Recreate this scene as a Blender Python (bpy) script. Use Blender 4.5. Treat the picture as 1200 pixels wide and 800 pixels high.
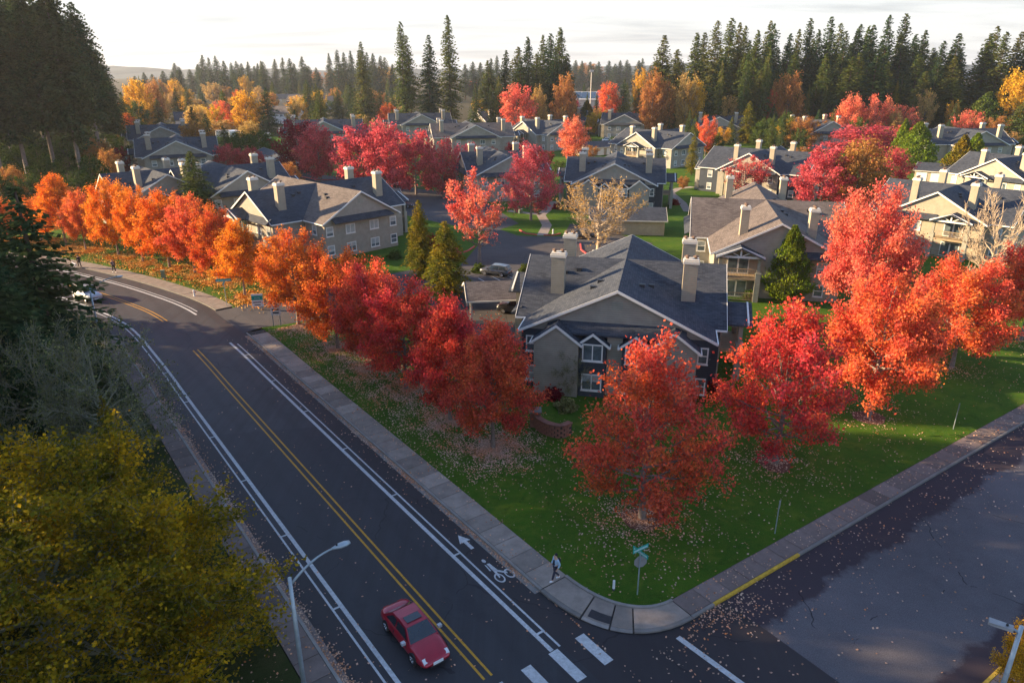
import bpy, math, random
import numpy as np
from mathutils import Vector, Matrix

for o in list(bpy.data.objects):
    bpy.data.objects.remove(o)
S = bpy.context.scene
COL = S.collection
PI = math.pi
rad = math.radians

# ------------------------------------------------------------------ camera
CAM_H = 26.0
FPX = 840.0                       # focal length for a picture 1200 wide
PITCH = math.atan(320.0 / FPX)    # downwards
cam_d = bpy.data.cameras.new('camera')
cam = bpy.data.objects.new('camera', cam_d)
COL.objects.link(cam)
cam.location = (0, 0, CAM_H)
cam.rotation_euler = (PI / 2 - PITCH, 0, 0)
cam_d.sensor_width = 36.0
cam_d.lens = 36.0 * FPX / 1200.0
cam_d.clip_start = 0.1
cam_d.clip_end = 12000
S.camera = cam

# ------------------------------------------------------------------ light
SUN_EL = rad(15.5)
SUN_AZ = rad(-81.0)               # compass angle from +Y, clockwise: the sun stands low on the west side
to_sun = Vector((math.sin(SUN_AZ) * math.cos(SUN_EL), math.cos(SUN_AZ) * math.cos(SUN_EL), math.sin(SUN_EL)))
sun_d = bpy.data.lights.new('sun', 'SUN')
sun_d.energy = 5.0
sun_d.angle = rad(0.6)
sun_d.color = (1.0, 0.73, 0.42)
sun = bpy.data.objects.new('sun', sun_d)
COL.objects.link(sun)
sun.location = (-200, 60, 120)
sun.rotation_euler = to_sun.to_track_quat('Z', 'Y').to_euler()

w = bpy.data.worlds.new('World')
S.world = w
w.use_nodes = True
nt = w.node_tree
for n in list(nt.nodes):
    nt.nodes.remove(n)
N = nt.nodes.new
L = nt.links.new
out = N('ShaderNodeOutputWorld')
bg = N('ShaderNodeBackground')
bg.inputs['Strength'].default_value = 0.1
sky = N('ShaderNodeTexSky')
sky.sky_type = 'NISHITA'
sky.sun_disc = False
sky.sun_elevation = SUN_EL
sky.sun_rotation = SUN_AZ
sky.altitude = 60
sky.air_density = 1.0
sky.dust_density = 0.6
sky.ozone_density = 3.5
# thin high cloud veil, flattened towards the horizon, over the whole dome
tc = N('ShaderNodeTexCoord')
sep = N('ShaderNodeSeparateXYZ')
L(tc.outputs['Generated'], sep.inputs[0])
zc = N('ShaderNodeMath'); zc.operation = 'MAXIMUM'; zc.inputs[1].default_value = 0.0
L(sep.outputs['Z'], zc.inputs[0])
za = N('ShaderNodeMath'); za.operation = 'ADD'; za.inputs[1].default_value = 0.10
L(zc.outputs[0], za.inputs[0])
dv = N('ShaderNodeVectorMath'); dv.operation = 'DIVIDE'
cz = N('ShaderNodeCombineXYZ')
for i in range(3):
    L(za.outputs[0], cz.inputs[i])
L(tc.outputs['Generated'], dv.inputs[0])
L(cz.outputs[0], dv.inputs[1])
cn = N('ShaderNodeTexNoise')
cn.inputs['Scale'].default_value = 1.05
cn.inputs['Detail'].default_value = 7
cn.inputs['Roughness'].default_value = 0.55
cn.inputs['Distortion'].default_value = 0.4
mpc = N('ShaderNodeMapping')
mpc.inputs['Scale'].default_value = (0.55, 1.35, 1.0)
mpc.inputs['Location'].default_value = (3.1, 0.4, 0)
L(dv.outputs[0], mpc.inputs[0])
L(mpc.outputs[0], cn.inputs['Vector'])
cr = N('ShaderNodeValToRGB')
cr.color_ramp.elements[0].position = 0.48
cr.color_ramp.elements[0].color = (0.0, 0.0, 0.0, 1)
cr.color_ramp.elements[1].position = 0.74
cr.color_ramp.elements[1].color = (1, 1, 1, 1)
L(cn.outputs['Fac'], cr.inputs[0])
# veil of high cloud: pale and bright, thicker near the horizon; grey undersides where the noise is dense
ccol = N('ShaderNodeMixRGB')
ccol.inputs['Color1'].default_value = (3.15, 3.09, 3.03, 1)
ccol.inputs['Color2'].default_value = (2.0, 1.98, 2.02, 1)
L(cr.outputs[0], ccol.inputs['Fac'])
vf = N('ShaderNodeMapRange')
vf.inputs['From Min'].default_value = 0.0
vf.inputs['From Max'].default_value = 0.40
vf.interpolation_type = 'SMOOTHSTEP'
vf.inputs['To Min'].default_value = 0.95
vf.inputs['To Max'].default_value = 0.12
L(zc.outputs[0], vf.inputs['Value'])
mixs = N('ShaderNodeMixRGB')
L(vf.outputs[0], mixs.inputs['Fac'])
L(sky.outputs[0], mixs.inputs['Color1'])
L(ccol.outputs[0], mixs.inputs['Color2'])
L(mixs.outputs[0], bg.inputs['Color'])
L(bg.outputs[0], out.inputs['Surface'])

S.view_settings.view_transform = 'Standard'
S.view_settings.look = 'None'
S.view_settings.exposure = 1.72
S.view_settings.gamma = 1.0
S.view_settings.use_curve_mapping = False
S.cycles.max_bounces = 5
S.cycles.diffuse_bounces = 2
S.cycles.glossy_bounces = 2
S.cycles.transmission_bounces = 3
S.cycles.volume_bounces = 0
S.cycles.transparent_max_bounces = 4
S.cycles.caustics_reflective = False
S.cycles.caustics_refractive = False
S.cycles.use_adaptive_sampling = True
S.cycles.use_denoising = True

# ------------------------------------------------------------------ helpers
def at(px, py, z=0.0):
    """the place on level z that the photograph shows at (px, py)"""
    u = (px - 600.0) / FPX
    v = (py - 400.0) / FPX
    d = (u, math.cos(PITCH) - v * math.sin(PITCH), -math.sin(PITCH) - v * math.cos(PITCH))
    t = (CAM_H - z) / -d[2]
    return (d[0] * t, d[1] * t)

def top_z(py, Y):
    a = PITCH + math.atan((py - 400.0) / FPX)
    return CAM_H - Y * math.tan(a)

def span(wpx, Y, z):
    return wpx * (Y * math.cos(PITCH) + (CAM_H - z) * math.sin(PITCH)) / FPX

def props(o, label=None, cat=None, group=None, kind=None):
    if label: o['label'] = label
    if cat: o['category'] = cat
    if group: o['group'] = group
    if kind: o['kind'] = kind
    return o

def empty(name, loc, rz=0.0):
    o = bpy.data.objects.new(name, None)
    o.empty_display_size = 0.3
    o.location = loc
    o.rotation_euler = (0, 0, rz)
    COL.objects.link(o)
    return o

def link(name, me, parent=None, loc=(0, 0, 0), rot=(0, 0, 0), mats=None, scale=None):
    o = bpy.data.objects.new(name, me)
    o.location = loc
    o.rotation_euler = rot
    if scale is not None:
        o.scale = scale
    if parent is not None:
        o.parent = parent
    COL.objects.link(o)
    if mats:
        for i, m in enumerate(mats):
            o.material_slots[i].link = 'OBJECT'
            o.material_slots[i].material = m
    return o

def copy_tree(o, parent=None, kids=None):
    c = o.copy()
    COL.objects.link(c)
    if parent is not None:
        c.parent = parent
    for ch in list(o.children):
        copy_tree(ch, c)
    return c

class MB:
    def __init__(self):
        self.v = []; self.f = []; self.m = []
    def poly(self, pts, m=0):
        b = len(self.v)
        self.v += [tuple(p) for p in pts]
        self.f.append(tuple(range(b, b + len(pts)))); self.m.append(m)
    def hexa(self, p, m=0):
        """p: 8 points, bottom ring 0-3 counter-clockwise seen from above, top ring 4-7"""
        b = len(self.v)
        self.v += [tuple(q) for q in p]
        for q in ((3, 2, 1, 0), (4, 5, 6, 7), (0, 1, 5, 4), (1, 2, 6, 5), (2, 3, 7, 6), (3, 0, 4, 7)):
            self.f.append(tuple(b + i for i in q)); self.m.append(m)
    def box(self, x0, x1, y0, y1, z0, z1, m=0):
        self.hexa([(x0, y0, z0), (x1, y0, z0), (x1, y1, z0), (x0, y1, z0), (x0, y0, z1), (x1, y0, z1), (x1, y1, z1), (x0, y1, z1)], m)
    def prism(self, poly, z0, z1, m=0):
        n = len(poly); b = len(self.v)
        self.v += [(p[0], p[1], z0) for p in poly] + [(p[0], p[1], z1) for p in poly]
        self.f.append(tuple(b + i for i in reversed(range(n)))); self.m.append(m)
        self.f.append(tuple(b + n + i for i in range(n))); self.m.append(m)
        for i in range(n):
            j = (i + 1) % n
            self.f.append((b + i, b + j, b + n + j, b + n + i)); self.m.append(m)
    def extrude(self, poly3, d, m=0):
        """a flat polygon of 3d points swept along vector d"""
        n = len(poly3); b = len(self.v)
        d = Vector(d)
        self.v += [tuple(p) for p in poly3] + [tuple(Vector(p) + d) for p in poly3]
        self.f.append(tuple(b + i for i in reversed(range(n)))); self.m.append(m)
        self.f.append(tuple(b + n + i for i in range(n))); self.m.append(m)
        for i in range(n):
            j = (i + 1) % n
            self.f.append((b + i, b + j, b + n + j, b + n + i)); self.m.append(m)
    def tube(self, pts, radii, n=6, m=0, cap=True):
        pts = [Vector(p) for p in pts]
        b0 = len(self.v)
        for i, p in enumerate(pts):
            a = pts[max(i - 1, 0)]; c = pts[min(i + 1, len(pts) - 1)]
            t = (c - a)
            if t.length < 1e-6: t = Vector((0, 0, 1))
            t.normalize()
            up = Vector((0, 0, 1)) if abs(t.z) < 0.9 else Vector((1, 0, 0))
            x = t.cross(up).normalized(); y = x.cross(t)
            for k in range(n):
                an = 2 * PI * k / n
                self.v.append(tuple(p + (x * math.cos(an) + y * math.sin(an)) * radii[i]))
        for i in range(len(pts) - 1):
            for k in range(n):
                k2 = (k + 1) % n
                self.f.append((b0 + i * n + k, b0 + i * n + k2, b0 + (i + 1) * n + k2, b0 + (i + 1) * n + k)); self.m.append(m)
        if cap:
            self.f.append(tuple(b0 + k for k in reversed(range(n)))); self.m.append(m)
            e = b0 + (len(pts) - 1) * n
            self.f.append(tuple(e + k for k in range(n))); self.m.append(m)
    def ring(self, secs, m=0, cap=True):
        """loft of closed sections, each a list of the same number of 3d points"""
        n = len(secs[0]); b = len(self.v)
        for s_ in secs: self.v += [tuple(p) for p in s_]
        for i in range(len(secs) - 1):
            for k in range(n):
                k2 = (k + 1) % n
                self.f.append((b + i * n + k, b + i * n + k2, b + (i + 1) * n + k2, b + (i + 1) * n + k)); self.m.append(m)
        if cap:
            self.f.append(tuple(b + k for k in reversed(range(n)))); self.m.append(m)
            e = b + (len(secs) - 1) * n
            self.f.append(tuple(e + k for k in range(n))); self.m.append(m)
    def mesh(self, name, mats, smooth=False):
        me = bpy.data.meshes.new(name)
        me.from_pydata(self.v, [], self.f)
        for mt in mats: me.materials.append(mt)
        if len(mats) > 1:
            me.polygons.foreach_set('material_index', self.m)
        if smooth:
            me.polygons.foreach_set('use_smooth', [True] * len(self.f))
        me.update()
        return me
    def build(self, name, mats, parent=None, loc=(0, 0, 0), rot=(0, 0, 0), smooth=False):
        if not isinstance(mats, (list, tuple)): mats = [mats]
        return link(name, self.mesh(name, mats, smooth), parent, loc, rot)

def fix_normals(me):
    import bmesh
    bm = bmesh.new(); bm.from_mesh(me)
    bmesh.ops.recalc_face_normals(bm, faces=bm.faces)
    bm.to_mesh(me); bm.free()

# ------------------------------------------------------------------ materials
MATS = {}
class NT:
    """tiny node-tree writer"""
    def __init__(self, name):
        self.mat = bpy.data.materials.new(name)
        self.mat.use_nodes = True
        self.t = self.mat.node_tree
        for n in list(self.t.nodes): self.t.nodes.remove(n)
        self.out = self.t.nodes.new('ShaderNodeOutputMaterial')
        MATS[name] = self.mat
    def n(self, typ, **kw):
        x = self.t.nodes.new('ShaderNode' + typ)
        for k, v in kw.items(): setattr(x, k, v)
        return x
    def l(self, a, b): self.t.links.new(a, b)
    def val(self, sock, v):
        if hasattr(v, 'is_output'): self.l(v, sock)
        else: sock.default_value = v
    def math(self, op, a, b=0.0, clamp=False):
        x = self.n('Math', operation=op, use_clamp=clamp)
        self.val(x.inputs[0], a); self.val(x.inputs[1], b)
        return x.outputs[0]
    def mix(self, fac, a, b, blend='MIX'):
        x = self.n('MixRGB', blend_type=blend)
        self.val(x.inputs[0], fac)
        for i, c in ((1, a), (2, b)):
            if hasattr(c, 'is_output'): self.l(c, x.inputs[i])
            else: x.inputs[i].default_value = (*c[:3], 1)
        return x.outputs[0]
    def coord(self, kind='Object'):
        return self.n('TexCoord').outputs[kind]
    def noise(self, vec, scale, detail=3, rough=0.5, dist=0.0):
        x = self.n('TexNoise')
        if vec is not None: self.l(vec, x.inputs['Vector'])
        x.inputs['Scale'].default_value = scale
        x.inputs['Detail'].default_value = detail
        x.inputs['Roughness'].default_value = rough
        x.inputs['Distortion'].default_value = dist
        return x.outputs['Fac']
    def ramp(self, v, p0, p1, c0=(0, 0, 0), c1=(1, 1, 1)):
        x = self.n('ValToRGB')
        e = x.color_ramp.elements
        e[0].position = p0; e[1].position = p1
        e[0].color = (*c0, 1); e[1].color = (*c1, 1)
        self.l(v, x.inputs[0])
        return x.outputs[0]
    def bump(self, h, strength=0.3, dist=0.02):
        x = self.n('Bump')
        x.inputs['Strength'].default_value = strength
        x.inputs['Distance'].default_value = dist
        self.l(h, x.inputs['Height'])
        return x.outputs[0]
    def principled(self, col, rough=0.7, normal=None, metal=0.0, spec=0.4, coat=0.0):
        b = self.n('BsdfPrincipled')
        if hasattr(col, 'is_output'): self.l(col, b.inputs['Base Color'])
        else: b.inputs['Base Color'].default_value = (*col[:3], 1)
        self.val(b.inputs['Roughness'], rough)
        b.inputs['Metallic'].default_value = metal
        b.inputs['Specular IOR Level'].default_value = spec
        b.inputs['Coat Weight'].default_value = coat
        if normal is not None: self.l(normal, b.inputs['Normal'])
        self.l(b.outputs[0], self.out.inputs['Surface'])
        return self.mat

def plain(name, col, rough=0.6, var=0.25, scale=2.0, metal=0.0, spec=0.4, bump=0.0, bscale=30, coat=0.0):
    t = NT(name)
    c = t.coord()
    f = t.noise(c, scale, 4, 0.6)
    lo = tuple(x * (1 - var) for x in col); hi = tuple(min(1, x * (1 + var)) for x in col)
    cc = t.mix(t.ramp(f, 0.3, 0.7), lo, hi)
    nb = t.bump(t.noise(c, bscale, 3), bump, 0.02) if bump else None
    return t.principled(cc, rough, nb, metal, spec, coat)

def leafmat(name, c1, c2, c3=None, trans=0.48, hue=0.016, nscale=0.45, p=(0.38, 0.62)):
    """c1-c2: leaf-to-leaf range, c3: colour of the clumps that turned differently"""
    t = NT(name)
    g = t.n('NewGeometry')
    rnd = g.outputs['Random Per Island']
    col = t.mix(rnd, c1, c2)
    oi = t.n('ObjectInfo')
    if c3 is not None:
        add = t.n('VectorMath', operation='ADD')
        t.l(t.coord(), add.inputs[0])
        sc = t.n('VectorMath', operation='SCALE')
        t.l(oi.outputs['Random'], sc.inputs['Scale'])
        sc.inputs[0].default_value = (57.0, 31.0, 17.0)
        t.l(sc.outputs[0], add.inputs[1])
        f = t.ramp(t.noise(add.outputs[0], nscale, 3, 0.6), p[0], p[1])
        col = t.mix(f, col, c3)
    hs = t.n('HueSaturation')
    h = t.math('ADD', t.math('MULTIPLY', oi.outputs['Random'], hue), 0.5 - hue / 2)
    t.l(h, hs.inputs['Hue'])
    rv = t.math('FRACT', t.math('MULTIPLY', rnd, 7.31))
    t.l(t.math('ADD', t.math('MULTIPLY', rv, 0.8), 0.58), hs.inputs['Value'])
    t.l(col, hs.inputs['Color'])
    d = t.n('BsdfDiffuse'); tr = t.n('BsdfTranslucent')
    t.l(hs.outputs[0], d.inputs['Color']); t.l(hs.outputs[0], tr.inputs['Color'])
    mx = t.n('MixShader'); mx.inputs[0].default_value = trans
    t.l(d.outputs[0], mx.inputs[1]); t.l(tr.outputs[0], mx.inputs[2])
    t.l(mx.outputs[0], t.out.inputs['Surface'])
    return t.mat

# foliage
leafmat('leaf_red', (0.78, 0.115, 0.065), (0.78, 0.22, 0.065), (0.70, 0.085, 0.080))
leafmat('leaf_red_orange', (0.82, 0.17, 0.075), (0.82, 0.29, 0.065), (0.78, 0.13, 0.085))
leafmat('leaf_orange', (0.82, 0.24, 0.03), (0.80, 0.15, 0.03), (0.82, 0.32, 0.04))
leafmat('leaf_dull_orange', (0.74, 0.18, 0.045), (0.74, 0.30, 0.04), (0.68, 0.11, 0.045))
leafmat('leaf_pink', (0.80, 0.17, 0.14), (0.78, 0.14, 0.10), (0.82, 0.28, 0.16))
leafmat('leaf_crimson', (0.66, 0.12, 0.14), (0.70, 0.15, 0.15), (0.58, 0.085, 0.11))
leafmat('leaf_maroon', (0.24, 0.018, 0.025), (0.30, 0.03, 0.03))
leafmat('leaf_gold', (0.75, 0.47, 0.03), (0.66, 0.34, 0.03), (0.70, 0.42, 0.05))
leafmat('leaf_tan', (0.56, 0.36, 0.12), (0.48, 0.28, 0.10), (0.58, 0.40, 0.13))
leafmat('leaf_copper', (0.52, 0.24, 0.07), (0.46, 0.28, 0.08), (0.42, 0.18, 0.06))
leafmat('leaf_yellow_near', (0.84, 0.47, 0.016), (0.30, 0.24, 0.016), (0.14, 0.14, 0.016), hue=0.0, nscale=0.5)
leafmat('leaf_green', (0.05, 0.10, 0.02), (0.08, 0.12, 0.03), (0.10, 0.13, 0.02), trans=0.2)
leafmat('needle_dark', (0.032, 0.074, 0.036), (0.055, 0.105, 0.045), (0.085, 0.115, 0.035), trans=0.3, hue=0.04)
leafmat('needle_green', (0.070, 0.115, 0.034), (0.12, 0.16, 0.040), (0.15, 0.155, 0.035), trans=0.32, hue=0.05)
leafmat('needle_gold', (0.16, 0.15, 0.015), (0.09, 0.12, 0.02), (0.24, 0.17, 0.015), trans=0.2, hue=0.03)
leafmat('needle_shade', (0.040, 0.080, 0.034), (0.070, 0.115, 0.045), (0.095, 0.095, 0.036), trans=0.3, hue=0.03, nscale=0.2)
leafmat('needle_bright', (0.12, 0.22, 0.02), (0.20, 0.27, 0.03), (0.16, 0.20, 0.02), trans=0.3, hue=0.0)
leafmat('leaf_litter_gold', (0.80, 0.36, 0.06), (0.66, 0.22, 0.05), (0.72, 0.44, 0.14), trans=0.0, hue=0.0)
leafmat('leaf_moss', (0.17, 0.19, 0.06), (0.26, 0.24, 0.10), trans=0.15)
leafmat('leaf_litter', (0.56, 0.35, 0.26), (0.58, 0.20, 0.06), (0.52, 0.37, 0.28), trans=0.0, hue=0.0)
plain('bark_grey', (0.21, 0.17, 0.15), 0.9, 0.35, 6, spec=0.2, bump=0.4, bscale=14)
plain('bark_pale', (0.42, 0.33, 0.24), 0.9, 0.25, 6, spec=0.2)
plain('bark_brown', (0.12, 0.085, 0.065), 0.9, 0.35, 4, spec=0.2, bump=0.5, bscale=10)
plain('bark_moss', (0.22, 0.215, 0.15), 0.9, 0.4, 3, spec=0.2)

# buildings
def siding(name, col, lap=0.19):
    t = NT(name)
    c = t.coord()
    sp = t.n('SeparateXYZ'); t.l(c, sp.inputs[0])
    z = t.math('FRACT', t.math('DIVIDE', sp.outputs['Z'], lap))
    joint = t.math('LESS_THAN', z, 0.16)
    f = t.ramp(t.noise(c, 1.3, 4, 0.6), 0.3, 0.7)
    cc = t.mix(f, tuple(x * 0.88 for x in col), tuple(x * 1.12 for x in col))
    cc = t.mix(t.math('MULTIPLY', joint, 0.6), cc, tuple(x * 0.5 for x in col))
    return t.principled(cc, 0.7, t.bump(z, 0.6, 0.03), spec=0.3)
siding('siding_grey', (0.36, 0.33, 0.275))
siding('siding_beige', (0.40, 0.345, 0.26))
siding('siding_navy', (0.050, 0.062, 0.082))
siding('siding_sage', (0.33, 0.325, 0.27))

def shingle(name, ca, cb):
    t = NT(name)
    tcn = t.n('TexCoord')
    g = t.n('NewGeometry')
    sn = t.n('SeparateXYZ'); t.l(tcn.outputs['Normal'], sn.inputs[0])
    sp = t.n('SeparateXYZ'); t.l(tcn.outputs['Object'], sp.inputs[0])
    use_y = t.math('GREATER_THAN', t.math('ABSOLUTE', sn.outputs[0]), t.math('ABSOLUTE', sn.outputs[1]))
    u = t.math('ADD', t.math('MULTIPLY', sp.outputs[1], use_y), t.math('MULTIPLY', sp.outputs[0], t.math('SUBTRACT', 1.0, use_y)))
    v = t.math('MULTIPLY', sp.outputs[2], 2.25)
    cb_ = t.n('CombineXYZ'); t.l(u, cb_.inputs[0]); t.l(v, cb_.inputs[1])
    b = t.n('TexBrick')
    t.l(cb_.outputs[0], b.inputs['Vector'])
    b.inputs['Color1'].default_value = (*ca, 1); b.inputs['Color2'].default_value = (*cb, 1)
    b.inputs['Mortar'].default_value = tuple(x * 0.45 for x in ca) + (1,)
    b.inputs['Scale'].default_value = 1.0
    b.inputs['Mortar Size'].default_value = 0.012
    b.inputs['Bias'].default_value = 0.0
    b.inputs['Brick Width'].default_value = 0.45
    b.inputs['Row Height'].default_value = 0.2
    f = t.ramp(t.noise(tcn.outputs['Object'], 0.5, 5, 0.65), 0.3, 0.75)
    cc = t.mix(t.math('MULTIPLY', f, 0.45), b.outputs['Color'], tuple(x * 1.5 for x in cb))
    h = t.math('SUBTRACT', 1.0, b.outputs['Fac'])
    return t.principled(cc, 0.85, t.bump(h, 0.5, 0.02), spec=0.25)
shingle('shingle_slate', (0.024, 0.031, 0.046), (0.062, 0.070, 0.088))
shingle('shingle_brown', (0.080, 0.064, 0.060), (0.158, 0.132, 0.120))
plain('trim_white', (0.76, 0.75, 0.72), 0.5, 0.06, 1.5)
plain('trim_cream', (0.66, 0.62, 0.54), 0.6, 0.08, 1.5)
plain('glass_pane', (0.10, 0.13, 0.15), 0.12, 0.5, 1.1, spec=0.9)
plain('blind_pale', (0.42, 0.46, 0.46), 0.35, 0.2, 3.0, spec=0.7)
plain('dark_void', (0.02, 0.02, 0.022), 0.6, 0.2)
plain('metal_dark', (0.045, 0.045, 0.05), 0.5, 0.2, metal=0.3)
plain('wood_rail', (0.34, 0.25, 0.15), 0.7, 0.2, 4)
plain('rust_metal', (0.16, 0.10, 0.07), 0.7, 0.3, 8)
plain('skin', (0.55, 0.33, 0.24), 0.6, 0.05)
plain('hair_black', (0.015, 0.013, 0.014), 0.5, 0.2, 20)
plain('cloth_blue', (0.36, 0.52, 0.68), 0.8, 0.15, 12)
plain('cloth_navy', (0.030, 0.032, 0.055), 0.8, 0.2, 12)
plain('cloth_black', (0.02, 0.02, 0.024), 0.8, 0.2, 12)
plain('cloth_white', (0.75, 0.76, 0.80), 0.7, 0.05, 12)
plain('cloth_grey', (0.30, 0.30, 0.33), 0.8, 0.1, 12)
plain('steel_pole', (0.36, 0.42, 0.46), 0.45, 0.15, 3, metal=0.5, spec=0.5)
plain('sign_teal', (0.01, 0.34, 0.28), 0.4, 0.08, 4)
plain('sign_white', (0.72, 0.76, 0.78), 0.45, 0.05, 4)
plain('sign_back', (0.33, 0.33, 0.34), 0.5, 0.1, 4, metal=0.4)
plain('sign_ink', (0.05, 0.06, 0.07), 0.5, 0.1)
plain('sign_red', (0.50, 0.03, 0.03), 0.5, 0.1)
plain('curb_red', (0.50, 0.07, 0.07), 0.8, 0.2, 3)
plain('curb_yellow', (0.58, 0.36, 0.04), 0.8, 0.3, 5)
plain('utility_green', (0.16, 0.24, 0.18), 0.6, 0.12)
plain('chrome', (0.75, 0.76, 0.78), 0.2, 0.05, metal=0.9)
plain('tyre', (0.018, 0.018, 0.02), 0.85, 0.2, 9)
plain('lamp_clear', (0.70, 0.72, 0.74), 0.15, 0.05, spec=0.8)
plain('lamp_red', (0.40, 0.02, 0.02), 0.25, 0.1)
plain('car_glass', (0.018, 0.028, 0.040), 0.06, 0.2, spec=1.0)
plain('mulch', (0.16, 0.075, 0.055), 0.95, 0.4, 14, spec=0.1)
plain('hill_green', (0.035, 0.055, 0.06), 0.95, 0.3, 0.01)
def carpaint(name, col):
    t = NT(name)
    c = t.coord()
    f = t.ramp(t.noise(c, 3.0, 3), 0.35, 0.65)
    return t.principled(t.mix(f, tuple(x * .92 for x in col), tuple(min(1, x * 1.06) for x in col)), 0.28, None, 0.25, 0.5, 0.8)
for nm, c in (('paint_red', (0.36, 0.006, 0.028)), ('paint_black', (0.015, 0.016, 0.02)), ('paint_white', (0.72, 0.73, 0.74)),
              ('paint_silver', (0.42, 0.44, 0.47)), ('paint_charcoal', (0.06, 0.065, 0.075)), ('paint_blue', (0.03, 0.06, 0.14))):
    carpaint(nm, c)

# ground
RU = Vector((-0.595, 0.803, 0)); RR = Vector((0.803, 0.595, 0)); RP0 = Vector((-0.9, 24.9, 0))
SU = Vector((0.824, 0.567, 0)); SN = Vector((0.567, -0.824, 0)); SP0 = Vector((9.5, 29.1, 0))
def dotc(t, vec, base):
    """signed distance of the shading point from the line through base, across vec"""
    x = t.n('VectorMath', operation='DOT_PRODUCT')
    t.l(t.coord(), x.inputs[0]); x.inputs[1].default_value = tuple(vec)
    return t.math('SUBTRACT', x.outputs['Value'], base.dot(vec))

def asphalt(name, col, kind):
    t = NT(name)
    c = t.coord()
    big = t.ramp(t.noise(c, 0.10, 5, 0.6), 0.35, 0.68)
    mid = t.ramp(t.noise(c, 0.9, 5, 0.7), 0.3, 0.75)
    fine = t.noise(c, 22.0, 3, 0.7)
    cc = t.mix(big, tuple(x * 0.80 for x in col), tuple(x * 1.2 for x in col))
    cc = t.mix(t.math('MULTIPLY', mid, 0.3), cc, tuple(x * 1.45 for x in col))
    grain = t.ramp(fine, 0.35, 0.75, (0.72, 0.72, 0.72), (1.3, 1.3, 1.3))
    cc = t.mix(1.0, cc, grain, 'MULTIPLY')
    if kind == 'main':
        d = dotc(t, RR, RP0)
        wob = t.math('ADD', d, t.math('MULTIPLY', t.noise(c, 0.35, 3), 0.5))
        tr = t.math('SINE', t.math('MULTIPLY', wob, 3.55))
        st = t.n('Mapping'); st.inputs['Rotation'].default_value = (0, 0, math.atan2(0.595, 0.803)); st.inputs['Scale'].default_value = (1.6, 0.06, 1)
        t.l(c, st.inputs[0])
        streak = t.ramp(t.noise(st.outputs[0], 1.0, 5, 0.65), 0.35, 0.7)
        cc = t.mix(t.math('MULTIPLY', streak, 0.45), cc, (0.075, 0.078, 0.09))
        cc = t.mix(t.math('MULTIPLY', t.math('MAXIMUM', tr, 0.0), 0.25), cc, (0.020, 0.020, 0.024))
        ds = dotc(t, RU, RP0)
        newer = t.math('LESS_THAN', t.math('ADD', ds, t.math('MULTIPLY', d, 0.5)), 30.0)
        cc = t.mix(t.math('MULTIPLY', newer, 0.40), cc, (0.022, 0.022, 0.028))
        blot = t.ramp(t.noise(c, 0.45, 6, 0.7, 0.6), 0.55, 0.72)
        cc = t.mix(t.math('MULTIPLY', blot, 0.45), cc, (0.018, 0.018, 0.022))
        edge = t.math('GREATER_THAN', t.math('ABSOLUTE', d), 3.95)
        cc = t.mix(t.math('MULTIPLY', edge, 0.55), cc, (0.028, 0.022, 0.024))
    if kind == 'side':
        d = dotc(t, SN, SP0)
        nz = t.math('ADD', t.math('MULTIPLY', t.math('SUBTRACT', t.noise(c, 0.30, 3, 0.6), 0.5), 2.2), t.math('MULTIPLY', t.math('SUBTRACT', t.noise(c, 1.8, 6, 0.8), 0.5), 1.3))
        dd = t.math('ADD', d, nz)
        m1 = t.math('MULTIPLY', t.math('SUBTRACT', 2.5, dd), 2.6, clamp=True)
        m2 = t.math('MULTIPLY', t.math('SUBTRACT', dd, 8.8), 2.6, clamp=True)
        m = t.math('MAXIMUM', m1, m2)
        cc = t.mix(t.math('MULTIPLY', m, 0.82), cc, (0.046, 0.031, 0.039))
    vor = t.n('TexVoronoi', feature='DISTANCE_TO_EDGE')
    dis = t.n('VectorMath', operation='ADD')
    nv = t.n('TexNoise'); nv.inputs['Scale'].default_value = 0.8; t.l(c, nv.inputs['Vector'])
    t.l(c, dis.inputs[0]); t.l(nv.outputs['Color'], dis.inputs[1])
    t.l(dis.outputs[0], vor.inputs['Vector']); vor.inputs['Scale'].default_value = 0.13
    crack = t.math('LESS_THAN', vor.outputs['Distance'], 0.0035)
    gate = t.math('GREATER_THAN', t.noise(c, 0.21, 2), 0.5)
    cc = t.mix(t.math('MULTIPLY', t.math('MULTIPLY', crack, gate), 0.7), cc, (0.012, 0.012, 0.014))
    return t.principled(cc, 0.62 if kind == 'main' else 0.88, t.bump(fine, 0.25, 0.01), spec=0.35 if kind == 'main' else 0.12)
asphalt('asphalt_main', (0.042, 0.040, 0.043), 'main')
asphalt('asphalt_side', (0.125, 0.115, 0.125), 'side')
asphalt('asphalt_lot', (0.085, 0.080, 0.085), 'lot')

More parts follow.
